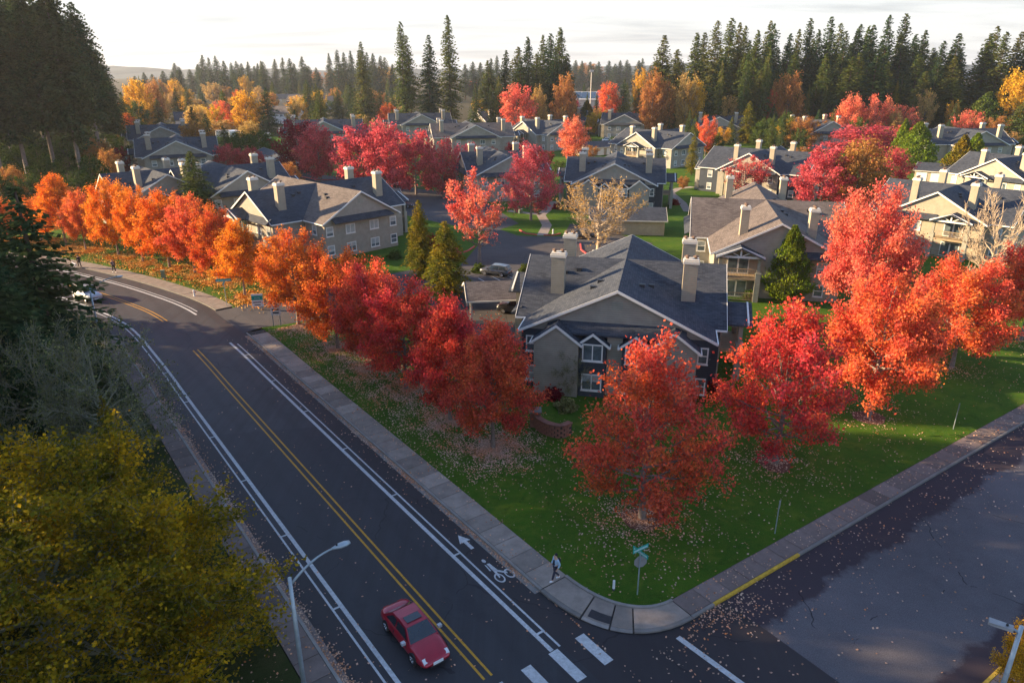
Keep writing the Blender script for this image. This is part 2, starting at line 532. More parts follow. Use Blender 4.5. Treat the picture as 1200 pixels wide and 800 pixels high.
def concrete(name, col):
    t = NT(name)
    c = t.coord('Object')
    oi = t.n('ObjectInfo')
    f = t.ramp(t.noise(c, 1.2, 6, 0.7), 0.3, 0.75)
    cc = t.mix(f, tuple(x * 0.7 for x in col), tuple(x * 1.15 for x in col))
    v = t.math('ADD', t.math('MULTIPLY', oi.outputs['Random'], 0.5), 0.74)
    h = t.n('HueSaturation'); t.l(v, h.inputs['Value']); t.l(cc, h.inputs['Color'])
    fine = t.noise(c, 25, 3)
    return t.principled(h.outputs[0], 0.85, t.bump(fine, 0.3, 0.01), spec=0.25)
concrete('concrete_walk', (0.31, 0.26, 0.225))
concrete('concrete_curb', (0.26, 0.24, 0.225))
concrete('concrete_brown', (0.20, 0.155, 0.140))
plain('joint_dark', (0.05, 0.045, 0.04), 0.95, 0.3, 5)
def paint(name, col, wear=0.5):
    t = NT(name)
    c = t.coord()
    f = t.ramp(t.noise(c, 5.0, 6, 0.75), 0.28, 0.62)
    g = t.ramp(t.noise(c, 0.4, 2), 0.35, 0.65)
    cc = t.mix(f, tuple(x * wear for x in col), col)
    cc = t.mix(t.math('MULTIPLY', g, 0.35), cc, tuple(x * 0.6 for x in col))
    return t.principled(cc, 0.6, spec=0.3)
paint('paint_line_white', (0.62, 0.64, 0.66))
paint('paint_line_yellow', (0.66, 0.34, 0.03))

def lawn(name, ca, cb, dry):
    t = NT(name)
    c = t.coord()
    a = t.ramp(t.noise(c, 0.25, 5, 0.65), 0.32, 0.68)
    b = t.ramp(t.noise(c, 3.0, 5, 0.75), 0.3, 0.7)
    f = t.noise(c, 18.0, 3, 0.8)
    cc = t.mix(a, ca, cb)
    cc = t.mix(t.math('MULTIPLY', b, 0.5), cc, dry)
    pt = t.ramp(t.noise(c, 0.55, 6, 0.7, 0.5), 0.52, 0.70)
    cc = t.mix(t.math('MULTIPLY', pt, 0.55), cc, tuple(x * 1.5 for x in dry))
    pd = t.ramp(t.noise(c, 1.1, 4, 0.7), 0.56, 0.70)
    cc = t.mix(t.math('MULTIPLY', pd, 0.5), cc, tuple(x * 0.55 for x in ca))
    cc = t.mix(1.0, cc, t.ramp(f, 0.3, 0.7, (0.6, 0.6, 0.6), (1.35, 1.35, 1.35)), 'MULTIPLY')
    return t.principled(cc, 0.95, t.bump(f, 0.8, 0.06), spec=0.1)
lawn('lawn_grass', (0.026, 0.095, 0.008), (0.060, 0.150, 0.010), (0.105, 0.125, 0.016))
lawn('verge_grass', (0.022, 0.045, 0.012), (0.045, 0.060, 0.018), (0.060, 0.055, 0.022))
lawn('far_ground', (0.045, 0.048, 0.022), (0.075, 0.060, 0.028), (0.10, 0.065, 0.035))
M = MATS
# ------------------------------------------------------------------ setting: ground, roads, pavements
def sheet(name, pts, z, mat, parent=None, kind='structure'):
    m = MB(); m.poly([(p[0], p[1], z) for p in pts])
    o = m.build(name, mat, parent)
    if kind and parent is None: o['kind'] = kind
    return o

# centre line of the main road: straight, then bending away to the west
def rp(s, t, z=0.0):
    p = RP0 + RU * s + RR * t
    return (p.x, p.y, z)
ctrl = [rp(s, 0)[:2] for s in (-36, -20, 0, 20, 38, 50)] + [(-39.0, 75.4), (-46.9, 82.0), (-56.2, 88.3), (-67.5, 94.6), (-82, 100.5), (-101, 106.5), (-130, 114), (-170, 122)]
def catmull(P, k=10):
    o = []
    for i in range(len(P) - 1):
        p0 = P[max(i - 1, 0)]; p1 = P[i]; p2 = P[i + 1]; p3 = P[min(i + 2, len(P) - 1)]
        for j in range(k):
            t = j / k
            o.append(tuple(0.5 * (2 * p1[a] + (p2[a] - p0[a]) * t + (2 * p0[a] - 5 * p1[a] + 4 * p2[a] - p3[a]) * t * t + (3 * p1[a] - p0[a] - 3 * p2[a] + p3[a]) * t ** 3) for a in (0, 1)))
    o.append(P[-1])
    return o
CL = catmull(ctrl)
CLs = [0.0]
for i in range(1, len(CL)): CLs.append(CLs[-1] + math.hypot(CL[i][0] - CL[i - 1][0], CL[i][1] - CL[i - 1][1]))
S0 = 36.0       # arc length at s = 0
def cl(s):
    """point and right-hand normal of the centre line at arc length s (0 at the crossing)"""
    q = s + S0
    i = 0
    while i < len(CLs) - 2 and CLs[i + 1] < q: i += 1
    f = (q - CLs[i]) / (CLs[i + 1] - CLs[i])
    p = (CL[i][0] + (CL[i + 1][0] - CL[i][0]) * f, CL[i][1] + (CL[i + 1][1] - CL[i][1]) * f)
    a = CL[max(i - 1, 0)]; b = CL[min(i + 2, len(CL) - 1)]
    dx, dy = b[0] - a[0], b[1] - a[1]
    l = math.hypot(dx, dy)
    return p, (dy / l, -dx / l)
def off(s, t):
    p, n = cl(s)
    return (p[0] + n[0] * t, p[1] + n[1] * t)
SEND = CLs[-1] - S0 - 1
def strip(name, s0, s1, t0, t1, z, mat, parent=None, step=2.0, kind='structure', z1=None):
    n = max(1, int((s1 - s0) / step))
    m = MB()
    for i in range(n):
        a = s0 + (s1 - s0) * i / n; b = s0 + (s1 - s0) * (i + 1) / n
        m.poly([(*off(a, t0), z), (*off(a, t1), z), (*off(b, t1), z), (*off(b, t0), z)])
    o = m.build(name, mat, parent)
    if kind and parent is None: o['kind'] = kind
    return o

g = sheet('ground', [(-3000, -600), (3000, -600), (3000, 4200), (-3000, 4200)], -0.10, M['far_ground'])

# corner between the two streets
Cc = Vector((6.15, 32.1, 0))      # middle of the corner's round edge
def side_pt(d, n):                # along the side street: d from the corner's kerb line, n across (0 = near kerb, + = road)
    p = SP0 + SU * d + SN * n
    return (p.x, p.y)
# kerb return: from main kerb at s = 2.6 round to side kerb at d = 0
A0 = Vector((*off(3.4, 5.5), 0)); A1 = Vector((*side_pt(-0.4, 0), 0))
def isect(p, d, q, e):
    den = d.x * e.y - d.y * e.x
    t = ((q.x - p.x) * e.y - (q.y - p.y) * e.x) / den
    return p + d * t
KX = isect(A0, -RU, A1, -SU)
def bez(a, k, b, n=14, w_=0.82):
    """rounded corner from a to b under the corner k"""
    o = []
    for i in range(n + 1):
        t = i / n
        k1 = a + (k - a) * w_; k2 = b + (k - b) * w_
        o.append(a * (1 - t) ** 3 + k1 * 3 * t * (1 - t) ** 2 + k2 * 3 * t * t * (1 - t) + b * t ** 3)
    return o
arc_out = bez(A0, KX, A1, w_=0.66)
B0 = Vector((*off(3.4, 7.39), 0)); B1 = Vector((*side_pt(-0.4, -1.55), 0))
KI = isect(B0, -RU, B1, -SU)
arc_in = bez(B0, KI, B1, w_=0.62)

# block of lawn
blk = [off(s, 7.40) for s in np.arange(SEND, 3.2, -2.0)]
blk += [(p.x, p.y) for p in arc_in]
blk += [side_pt(d, -1.55) for d in (20, 60, 140, 280)]
blk += [(360, 300), (200, 320), (-125, 300), (-84, 150), (-92, 121), (-158, 138)]
lawn_o = MB()
lawn_o.prism(list(reversed(blk)), -0.06, 0.115)
import mathutils
lme = lawn_o.mesh('lawn', [M['lawn_grass']])
fix_normals(lme)
props(link('lawn', lme), kind='structure')
vrg = [off(s, -6.98) for s in np.arange(-34, SEND, 2.0)] + [(-400, 140), (-400, -120), (0, -120)]
vm = MB(); vm.prism(vrg, -0.06, 0.11)
vme = vm.mesh('verge', [M['verge_grass']]); fix_normals(vme)
props(link('verge', vme), kind='structure')
# corner beyond the side street
fs = [side_pt(d, 11.75) for d in (-1.5, 40, 160)] + [(300, 40), (200, -120), off(-60, 60), off(-36, 9), off(-20, 7.4), off(-12.5, 7.4)]
fm = MB(); fm.prism(fs, -0.06, 0.11)
fme = fm.mesh('lawn', [M['verge_grass']]); fix_normals(fme)
props(link('lawn', fme), kind='structure')

strip('road', -34, SEND, -5.52, 5.52, 0.0, M['asphalt_main'])
ss = [side_pt(d, n) for d, n in ((-18, 0), (-18, 10.2), (300, 10.2), (300, 0))]
sheet('road', ss, -0.008, M['asphalt_side'])
cp = [(p.x, p.y) for p in arc_out] + [side_pt(2, 0), side_pt(2, 10.2), side_pt(-16, 10.2), off(-8, 5.0), off(3.4, 5.0)]
sheet('road', cp, -0.004, M['asphalt_main'])

# markings
def mark(name, poly, mat): 
    return sheet(name, poly, 0.005, mat)
YM, WM = M['paint_line_yellow'], M['paint_line_white']
for t in (-0.27, 0.15):
    strip('road_line', 0.3, 51, t, t + 0.12, 0.005, YM)
    strip('road_line', 62, SEND, t, t + 0.12, 0.005, YM)
strip('road_line', -0.2, 51.0, 3.25, 3.47, 0.005, WM)
strip('road_line', -0.2, 50.2, 3.80, 3.91, 0.005, WM)
strip('road_line', -34, SEND, -3.56, -3.34, 0.005, WM)
strip('road_line', -34, SEND, -3.98, -3.87, 0.005, WM)
strip('road_line', 62, SEND, 3.25, 3.47, 0.005, WM)
strip('road_line', 63, SEND, 3.80, 3.91, 0.005, WM)
for s in np.arange(1.0, 50, 7.6):
    for t0, t1 in ((3.47, 3.80), (-3.87, -3.56)):
        mark('road_line', [off(s, t0), off(s, t1), off(s + 0.13, t1), off(s + 0.13, t0)], WM)
for t in (5.06, 3.38, 1.74, 0.10, -1.54, -3.2):
    mark('crosswalk_bar_marking', [off(-0.25, t - 0.28), off(-2.35, t - 0.28), off(-2.35, t + 0.28), off(-0.25, t + 0.28)], WM)
a = Vector((8.0, 27.55)); dv_ = Vector((2.2, -2.75)).normalized(); pv = Vector((-dv_.y, dv_.x))
mark('stop_line_marking', [a, a + dv_ * 8.0, a + dv_ * 8.0 + pv * 0.30, a + pv * 0.30], WM)
# bicycle lane arrow and bicycle symbol
def rl(ps): return [off(s, t) for s, t in ps]
mark('arrow_marking', rl([(8.55, 4.53), (8.55, 4.75), (9.35, 4.75), (9.35, 5.0), (10.15, 4.64), (9.35, 4.28), (9.35, 4.53)]), WM)
def circ(s, t, r, n=20): return [(s + r * math.cos(2 * PI * i / n), t + r * 0.62 * math.sin(2 * PI * i / n)) for i in range(n)]
bk = MB()
for s_, t_ in ((5.55, 4.42), (5.55, 5.08)):
    o_ = circ(s_, t_, 0.42); i_ = circ(s_, t_, 0.30)
    for k in range(20):
        k2 = (k + 1) % 20
        bk.poly([(*off(*q), 0.005) for q in (o_[k], o_[k2], i_[k2], i_[k])])
for pl in ([(5.6, 5.0), (5.75, 5.05), (6.15, 4.72), (6.0, 4.66)], [(6.0, 4.66), (6.15, 4.72), (6.9, 4.66), (6.95, 4.5), (6.3, 4.46)], [(5.55, 4.40), (5.6, 4.5), (6.25, 4.62), (6.3, 4.46)], circ(7.25, 4.52, 0.17, 10), [(6.85, 4.42), (6.95, 4.36), (6.35, 4.30), (6.3, 4.38)]):
    bk.poly([(*off(*q), 0.0055) for q in pl])
props(bk.build('bicycle_symbol_marking', WM), kind='structure')

# pavements: a dark bed, a kerb, and slabs one by one
def walk(name, s0, s1, tin, tout, side, step, matname, nslab):
    """tin: kerb side, tout: lawn side"""
    lo, hi = min(tin, tout), max(tin, tout)
    bed = MB()
    n = int((s1 - s0) / 2)
    for i in range(n):
        a = s0 + (s1 - s0) * i / n; b = s0 + (s1 - s0) * (i + 1) / n
        bed.hexa([(*off(a, lo), -0.06), (*off(a, hi), -0.06), (*off(b, hi), -0.06), (*off(b, lo), -0.06), (*off(a, lo), 0.095), (*off(a, hi), 0.095), (*off(b, hi), 0.095), (*off(b, lo), 0.095)])
    root = props(bed.build(name, M['joint_dark']), kind='structure')
    kb = MB()
    k0, k1 = (tin - 0.17 * side, tin - 0.012 * side)
    klo, khi = min(k0, k1), max(k0, k1)
    for i in range(n):
        a = s0 + (s1 - s0) * i / n; b = s0 + (s1 - s0) * (i + 1) / n
        kb.hexa([(*off(a, klo), -0.06), (*off(a, khi), -0.06), (*off(b, khi), -0.06), (*off(b, klo), -0.06), (*off(a, klo), 0.125), (*off(a, khi), 0.125), (*off(b, khi), 0.125), (*off(b, klo), 0.125)])
    kb.build('kerb', M['concrete_curb'], root)
    s = s0; c = 0
    rng = random.Random(5)
    rest = MB()
    while s + step <= s1:
        a, b = s + 0.018, s + step - 0.018
        dz = rng.uniform(-0.006, 0.008)
        p = [(*off(a, lo + 0.015), 0.06), (*off(a, hi - 0.015), 0.06), (*off(b, hi - 0.015), 0.06), (*off(b, lo + 0.015), 0.06)]
        q = [(x, y, 0.128 + dz) for x, y, _ in p]
        if c < nslab:
            m = MB(); m.hexa(p + q); m.build('slab', M[matname], root)
        else:
            rest.hexa(p + q)
        s += step; c += 1
    if rest.v:
        props(rest.build('slab', M[matname], root), kind='stuff')
    return root
walk('pavement', 3.4, 52.6, 5.68, 7.38, 1, 1.5, 'concrete_walk', 33)
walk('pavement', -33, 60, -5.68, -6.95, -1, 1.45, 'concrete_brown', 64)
walk('pavement', 62.0, SEND, 5.68, 7.6, 1, 1.5, 'concrete_walk', 0)

# corner apron: slabs between the two round edges
root = MB()
outer = [p for p in arc_out]; inner = [p for p in arc_in]
def lerp_list(Ls, f):
    x = f * (len(Ls) - 1); i = min(int(x), len(Ls) - 2)
    return Ls[i] + (Ls[i + 1] - Ls[i]) * (x - i)
ring = [(p.x, p.y) for p in outer] + [(p.x, p.y) for p in reversed(inner)]
root.prism(ring, -0.06, 0.06)
rme = root.mesh('pavement', [M['joint_dark']]); fix_normals(rme)
apron = props(link('pavement', rme), kind='structure')
cuts = [0.0, 0.27, 0.45, 0.60, 1.0]
def apron_slab(f0, f1, g0, g1, z0, z1, name, mat, n=5):
    """between fractions f along the edge and g from kerb (0) to lawn (1)"""
    lo_ = []; hi_ = []
    for i in range(n + 1):
        f = f0 + (f1 - f0) * i / n
        o_, i_ = lerp_list(outer, f), lerp_list(inner, f)
        lo_.append(o_ + (i_ - o_) * g0); hi_.append(o_ + (i_ - o_) * g1)
    m = MB()
    for i in range(n):
        P = [lo_[i], hi_[i], hi_[i + 1], lo_[i + 1]]
        m.hexa([(p.x, p.y, 0.03) for p in P] + [(P[0].x, P[0].y, z0), (P[1].x, P[1].y, z1), (P[2].x, P[2].y, z1), (P[3].x, P[3].y, z0)])
    me_ = m.mesh(name, [M[mat]]); fix_normals(me_)
    return link(name, me_, apron)
for k in range(4):
    e = 0.006
    z0 = 0.128 if k in (0, 3) else 0.075
    apron_slab(cuts[k] + e, cuts[k + 1] - e, 0.11, 0.90, z0, 0.130, 'slab', 'concrete_walk')
    apron_slab(cuts[k] + e, cuts[k + 1] - e, -0.02, 0.10, 0.122 if k in (0, 3) else 0.065, z0, 'kerb', 'concrete_curb')
apron_slab(0.0, 1.0, 0.91, 1.0, 0.20, 0.20, 'kerb', 'concrete_curb', 14)
apron_slab(0.30, 0.445, 0.16, 0.44, 0.093, 0.109, 'tactile_plate', 'metal_dark')
# gutter strip along the main kerb
strip('gutter', 3.4, 52, 5.16, 5.5, 0.004, M['concrete_curb'])
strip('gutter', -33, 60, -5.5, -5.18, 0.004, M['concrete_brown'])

def side_walk(d0, d1, nin, nout, step, nmax):
    bed = MB()
    lo, hi = min(nin, nout), max(nin, nout)
    P = [side_pt(d0, hi), side_pt(d1, hi), side_pt(d1, lo), side_pt(d0, lo)]
    bed.prism(P, -0.06, 0.095)
    root = props(bed.build('pavement', M['joint_dark']), kind='structure')
    fix_normals(root.data)
    sg = 1 if nin > nout else -1
    for (e0, e1, mt) in ((-0.4, 1.2, 'concrete_curb'), (1.2, 8.4, 'curb_yellow'), (8.4, d1, 'concrete_curb')) if sg > 0 else ((0.0, 30, 'curb_yellow'),):
        kb = MB(); k = sorted((nin + 0.012 * sg, nin + 0.17 * sg))
        kb.prism([side_pt(max(d0, e0), k[1]), side_pt(e1, k[1]), side_pt(e1, k[0]), side_pt(max(d0, e0), k[0])], -0.06, 0.125)
        o_ = kb.build('kerb', M[mt], root); fix_normals(o_.data)
    d = d0; c = 0; rng = random.Random(9)
    sm = MB(); wd = hi - lo
    sm.hexa([(0.018, -wd + 0.015, 0), (step - 0.018, -wd + 0.015, 0), (step - 0.018, -0.015, 0), (0.018, -0.015, 0), (0.018, -wd + 0.015, 0.07), (step - 0.018, -wd + 0.015, 0.07), (step - 0.018, -0.015, 0.07), (0.018, -0.015, 0.07)])
    sme = sm.mesh('slab', [M['concrete_brown']])
    while d + step <= d1 and c < nmax:
        x, y = side_pt(d, lo)
        link('slab', sme, root, (x, y, 0.058 + rng.uniform(-0.006, 0.008)), (0, 0, math.atan2(SU.y, SU.x)))
        d += step; c += 1
    return root
side_walk(-0.4, 66, -0.18, -1.53, 1.55, 42)
side_walk(-1.5, 30, 10.4, 11.72, 1.55, 14)

# the entrance street of the estate and the parking courts
ent = [off(54.2, 5.3), off(60.6, 5.3), (-27.5, 84.5), (-12, 97), (4, 107), (9, 101), (-6, 90.5), (-20.5, 77.0)]
em = MB()
za, zb = 0.006, 0.128
em.poly([(*off(52.9, 5.3), za), (*off(61.8, 5.3), za), (*off(61.4, 7.36), 0.119), (*off(53.2, 7.36), 0.119)])
em.poly([(*off(53.2, 7.36), 0.119), (*off(61.4, 7.36), 0.119), (-30.6, 82.2, zb), (-22.0, 74.4, zb)])
em.poly([(-22.0, 74.4, zb), (-30.6, 82.2, zb), (-12, 97, zb), (-6, 90.5, zb)])
props(em.build('driveway', M['asphalt_lot']), kind='structure')
def court(pix, z=0.124):
    pts = [at(*p, 0.12) for p in pix]
    m = MB(); m.poly([(x, y, z) for x, y in pts])
    me_ = m.mesh('parking_court', [M['asphalt_lot']])
    import bmesh
    bm = bmesh.new(); bm.from_mesh(me_); bmesh.ops.triangulate(bm, faces=bm.faces)
    bmesh.ops.recalc_face_normals(bm, faces=bm.faces)
    for f in bm.faces:
        if f.normal.z < 0: f.normal_flip()
    bm.to_mesh(me_); bm.free()
    return props(link('parking_court', me_), kind='structure')
court([(520, 372), (500, 352), (548, 302), (578, 266), (606, 276), (630, 277), (660, 277), (668, 262), (700, 268), (765, 285), (745, 312), (690, 314), (640, 345), (628, 402), (560, 402)])
court([(292, 192), (340, 190), (372, 204), (440, 214), (560, 231), (608, 262), (576, 272), (520, 262), (420, 240), (330, 226), (296, 214)], 0.120)
def ribbon(name, pix, width, mat, z=0.13):
    pts = [Vector((*at(*p, 0.12), 0)) for p in pix]
    m = MB()
    L_, R_ = [], []
    for i, p in enumerate(pts):
        d = (pts[min(i + 1, len(pts) - 1)] - pts[max(i - 1, 0)]).normalized()
        nrm = Vector((-d.y, d.x, 0)) * (width / 2)
        L_.append(p + nrm); R_.append(p - nrm)
    for i in range(len(pts) - 1):
        m.hexa([(*q.xy, 0.10) for q in (R_[i], R_[i + 1], L_[i + 1], L_[i])] + [(*q.xy, z) for q in (R_[i], R_[i + 1], L_[i + 1], L_[i])])
    return props(m.build(name, mat), kind='structure')
ribbon('footpath', [(596, 247), (620, 250), (634, 251)], 1.5, M['concrete_walk'])
ribbon('footpath', [(650, 236), (641, 246), (634, 252), (641, 264), (635, 276)], 1.7, M['concrete_walk'])
ribbon('footpath', [(786, 226), (800, 238), (806, 248)], 1.6, M['concrete_walk'])
ribbon('footpath', [(786, 226), (795, 221), (812, 219)], 1.6, M['concrete_walk'])
for pix in ([(609, 270), (616, 274), (629, 275.5)], [(637, 276), (648, 276), (657, 274)], [(680, 286), (681, 293), (687, 297.5)], [(352, 207), (372, 211), (400, 211), (432, 207)], [(543, 296), (549, 294), (556, 289)]):
    ribbon('kerb', pix, 0.22, M['curb_red'], 0.27)
# parking bay lines
for k in range(5):
    x0, y0 = at(560 + k * 17, 326 - k * 1.5, .12)
    sheet('parking_line', [(x0, y0), (x0 + .12, y0 + .02), (x0 + 2.6, y0 - 4.4), (x0 + 2.48, y0 - 4.4)], 0.130, WM)

# distant hills
def hills(name, pts, D, depth, mat):
    m = MB(); rng = random.Random(3)
    cr = []
    for x, z in pts: cr.append((x, z))
    n = 90; xs = np.linspace(pts[0][0], pts[-1][0], n)
    zs = np.interp(xs, [p[0] for p in pts], [p[1] for p in pts])
    zs = [z + rng.uniform(-1, 1) * 3.0 + 4 * math.sin(x * 0.013) for x, z in zip(xs, zs)]
    for i in range(n - 1):
        a, b = (xs[i], zs[i]), (xs[i + 1], zs[i + 1])
        m.poly([(a[0], D - depth, -0.05), (b[0], D - depth, -0.05), (b[0], D, b[1]), (a[0], D, a[1])])
        m.poly([(a[0], D, a[1]), (b[0], D, b[1]), (b[0], D + depth, -0.05), (a[0], D + depth, -0.05)])
    return props(m.build(name, mat), kind='structure')
hills('hills', [(-2100, 18), (-1600, 26), (-1200, 28), (-900, 20), (-500, 22), (0, 24), (500, 36), (1100, 40), (2100, 24)], 2500, 500, M['hill_green'])
# ------------------------------------------------------------------ vegetation
def diamonds(name, C, A, B, mats):
    n = len(C)
    V = np.empty((n, 4, 3), dtype=np.float32)
    V[:, 0] = C - A; V[:, 1] = C - B; V[:, 2] = C + A; V[:, 3] = C + B
    me = bpy.data.meshes.new(name)
    me.vertices.add(n * 4); me.loops.add(n * 4); me.polygons.add(n)
    me.vertices.foreach_set('co', V.reshape(-1))
    me.loops.foreach_set('vertex_index', np.arange(n * 4, dtype=np.int32))
    me.polygons.foreach_set('loop_start', np.arange(0, n * 4, 4, dtype=np.int32))
    for m in mats: me.materials.append(m)
    me.update(calc_edges=True)
    return me

def unit(a): return a / np.maximum(np.linalg.norm(a, axis=-1, keepdims=True), 1e-9)

PROF = {
    'oval':  lambda f: (min(1.0, (f + 0.10) / 0.42) ** 0.6) * (max(0.0, 1 - max(0, (f - 0.40) / 0.62) ** 1.9)) ** 0.62,
    'broad': lambda f: (min(1.0, (f + 0.16) / 0.40) ** 0.6) * (max(0.0, 1 - max(0, (f - 0.34) / 0.68) ** 2.4)) ** 0.55,
    'dome':  lambda f: (max(0.0, 1 - max(0, (f - 0.16) / 0.86) ** 2.1)) ** 0.6,
    'egg':   lambda f: (min(1.0, (f + 0.12) / 0.44) ** 0.6) * (max(0.0, 1 - max(0, (f - 0.36) / 0.66) ** 1.35)) ** 0.85,
    'cone':  lambda f: (min(1.0, (f + 0.12) / 0.30) ** 0.7) * (max(0.0, 1 - max(0, (f - 0.22) / 0.80))) ** 0.75,
    'vase':  lambda f: (0.35 + 0.65 * min(1.0, f / 0.62)) * (max(0.0, 1 - max(0, (f - 0.60) / 0.42) ** 2.0)) ** 0.6,
}
def broadleaf(name, seed, H=10.0, R=4.4, zb=1.6, trunk=1.7, prof='oval', nl=16, ns=9, ntw=6, per=40, leaf=0.13, spread=0.24, sparse=None, rt=0.17, twig_r=0.010, up=0.45, sides=3, outer=0.0):
    """one tree: wood mesh and leaf mesh. sparse(f) gives the chance that a twig at height fraction f carries leaves"""
    rng = np.random.default_rng(seed)
    wood = MB()
    pf = PROF[prof]
    top = H * 0.93
    # leader
    pts = [np.array([0, 0, -0.1])]; 
    for i in range(1, 8):
        f = i / 7
        pts.append(np.array([rng.normal(0, 0.10 * f), rng.normal(0, 0.10 * f), top * f]))
    radii = [rt * (1.25 if i == 0 else 1.0) * (1 - i / 7.6) + 0.012 for i in range(8)]
    wood.tube(pts, radii, 7, cap=False)
    P = []; D = []
    def bez2(a, b, c, n): 
        t = np.linspace(0, 1, n)[:, None]
        return a * (1 - t) ** 2 + 2 * b * t * (1 - t) + c * t * t
    for i in range(nl):
        f = (i + 0.5) / nl * 1.0
        az = i * 2.39996 + rng.uniform(-0.35, 0.35)
        ze = zb + f * (H - zb) * 0.97
        r = R * pf(f) * rng.uniform(0.80, 1.02)
        zs = trunk + f * 0.52 * (H - trunk) + rng.uniform(-0.1, 0.1)
        zs = min(zs, ze - 0.1) if ze > trunk else trunk
        e = np.array([math.cos(az) * r, math.sin(az) * r, ze])
        a = np.array([0, 0, zs])
        c = np.array([math.cos(az) * r * 0.62, math.sin(az) * r * 0.62, zs + 0.42 * (ze - zs)])
        lp = bez2(a, c, e, 9)
        lp[1:-1] += rng.normal(0, 0.05 * R / 4, (7, 3))
        lr0 = rt * 0.42 * (1.15 - 0.7 * f)
        wood.tube(lp, [lr0 * (1 - 0.86 * k / 8) + 0.006 for k in range(9)], 5, cap=False)
        for j in range(ns):
            t = 0.28 + 0.72 * (j + rng.uniform(0, 1)) / ns
            k = min(int(t * 8), 7); q = lp[k] + (lp[k + 1] - lp[k]) * (t * 8 - k)
            tan = unit(lp[k + 1] - lp[k])
            ro = np.array([q[0], q[1], 0.0]); ro = unit(ro)
            rd = rng.normal(0, 1, 3)
            d = unit(tan * 0.75 + ro * 0.25 + rd * 0.62 + np.array([0, 0, up]))
            ln = R * rng.uniform(0.24, 0.46) * (1.12 - 0.55 * t)
            e2 = q + d * ln; e2[2] = min(max(e2[2], zb * 0.75), H)
            c2 = (q + e2) / 2 + np.array([0, 0, -0.05 * ln]) + rng.normal(0, 0.05, 3)
            sp = bez2(q, c2, e2, 4)
            wood.tube(sp, [0.022 * rt / 0.17, 0.017 * rt / 0.17, 0.012 * rt / 0.17, 0.006], sides, cap=False)
            for m in range(ntw):
                t3 = 0.2 + 0.8 * (m + rng.uniform(0, 1)) / ntw
                k3 = min(int(t3 * 3), 2); q3 = sp[k3] + (sp[k3 + 1] - sp[k3]) * (t3 * 3 - k3)
                d3 = unit(unit(sp[3] - sp[0]) * 0.6 + rng.normal(0, 0.75, 3) + np.array([0, 0, up * 1.1]))
                l3 = R * rng.uniform(0.09, 0.20)
                e3 = q3 + d3 * l3
                if twig_r: wood.tube([q3, e3], [twig_r, 0.004], 3, cap=False)
                fz = (e3[2] - zb) / (H - zb)
                if sparse is not None and rng.uniform() > sparse(fz, e3): continue
                P.append(q3); D.append(e3 - q3)
    P = np.array(P); D = np.array(D)
    n = len(P) * per
    idx = np.repeat(np.arange(len(P)), per)
    t = rng.uniform(0.0, 1.15, n)[:, None]
    C = P[idx] + D[idx] * t + rng.normal(0, spread, (n, 3)) * np.array([1, 1, 0.8])
    nrm = unit(rng.normal(0, 1, (n, 3)) + np.array([0, 0, 0.7]))
    a = unit(np.cross(nrm, rng.normal(0, 1, (n, 3))))
    b = np.cross(nrm, a)
    s = leaf * rng.uniform(0.6, 1.35, n)[:, None]
    lm = diamonds(name + '_crown', C, a * s * 0.62, b * s * 0.45, [M['leaf_red']])
    return wood.mesh(name + '_trunk', [M['bark_grey']], smooth=True), lm

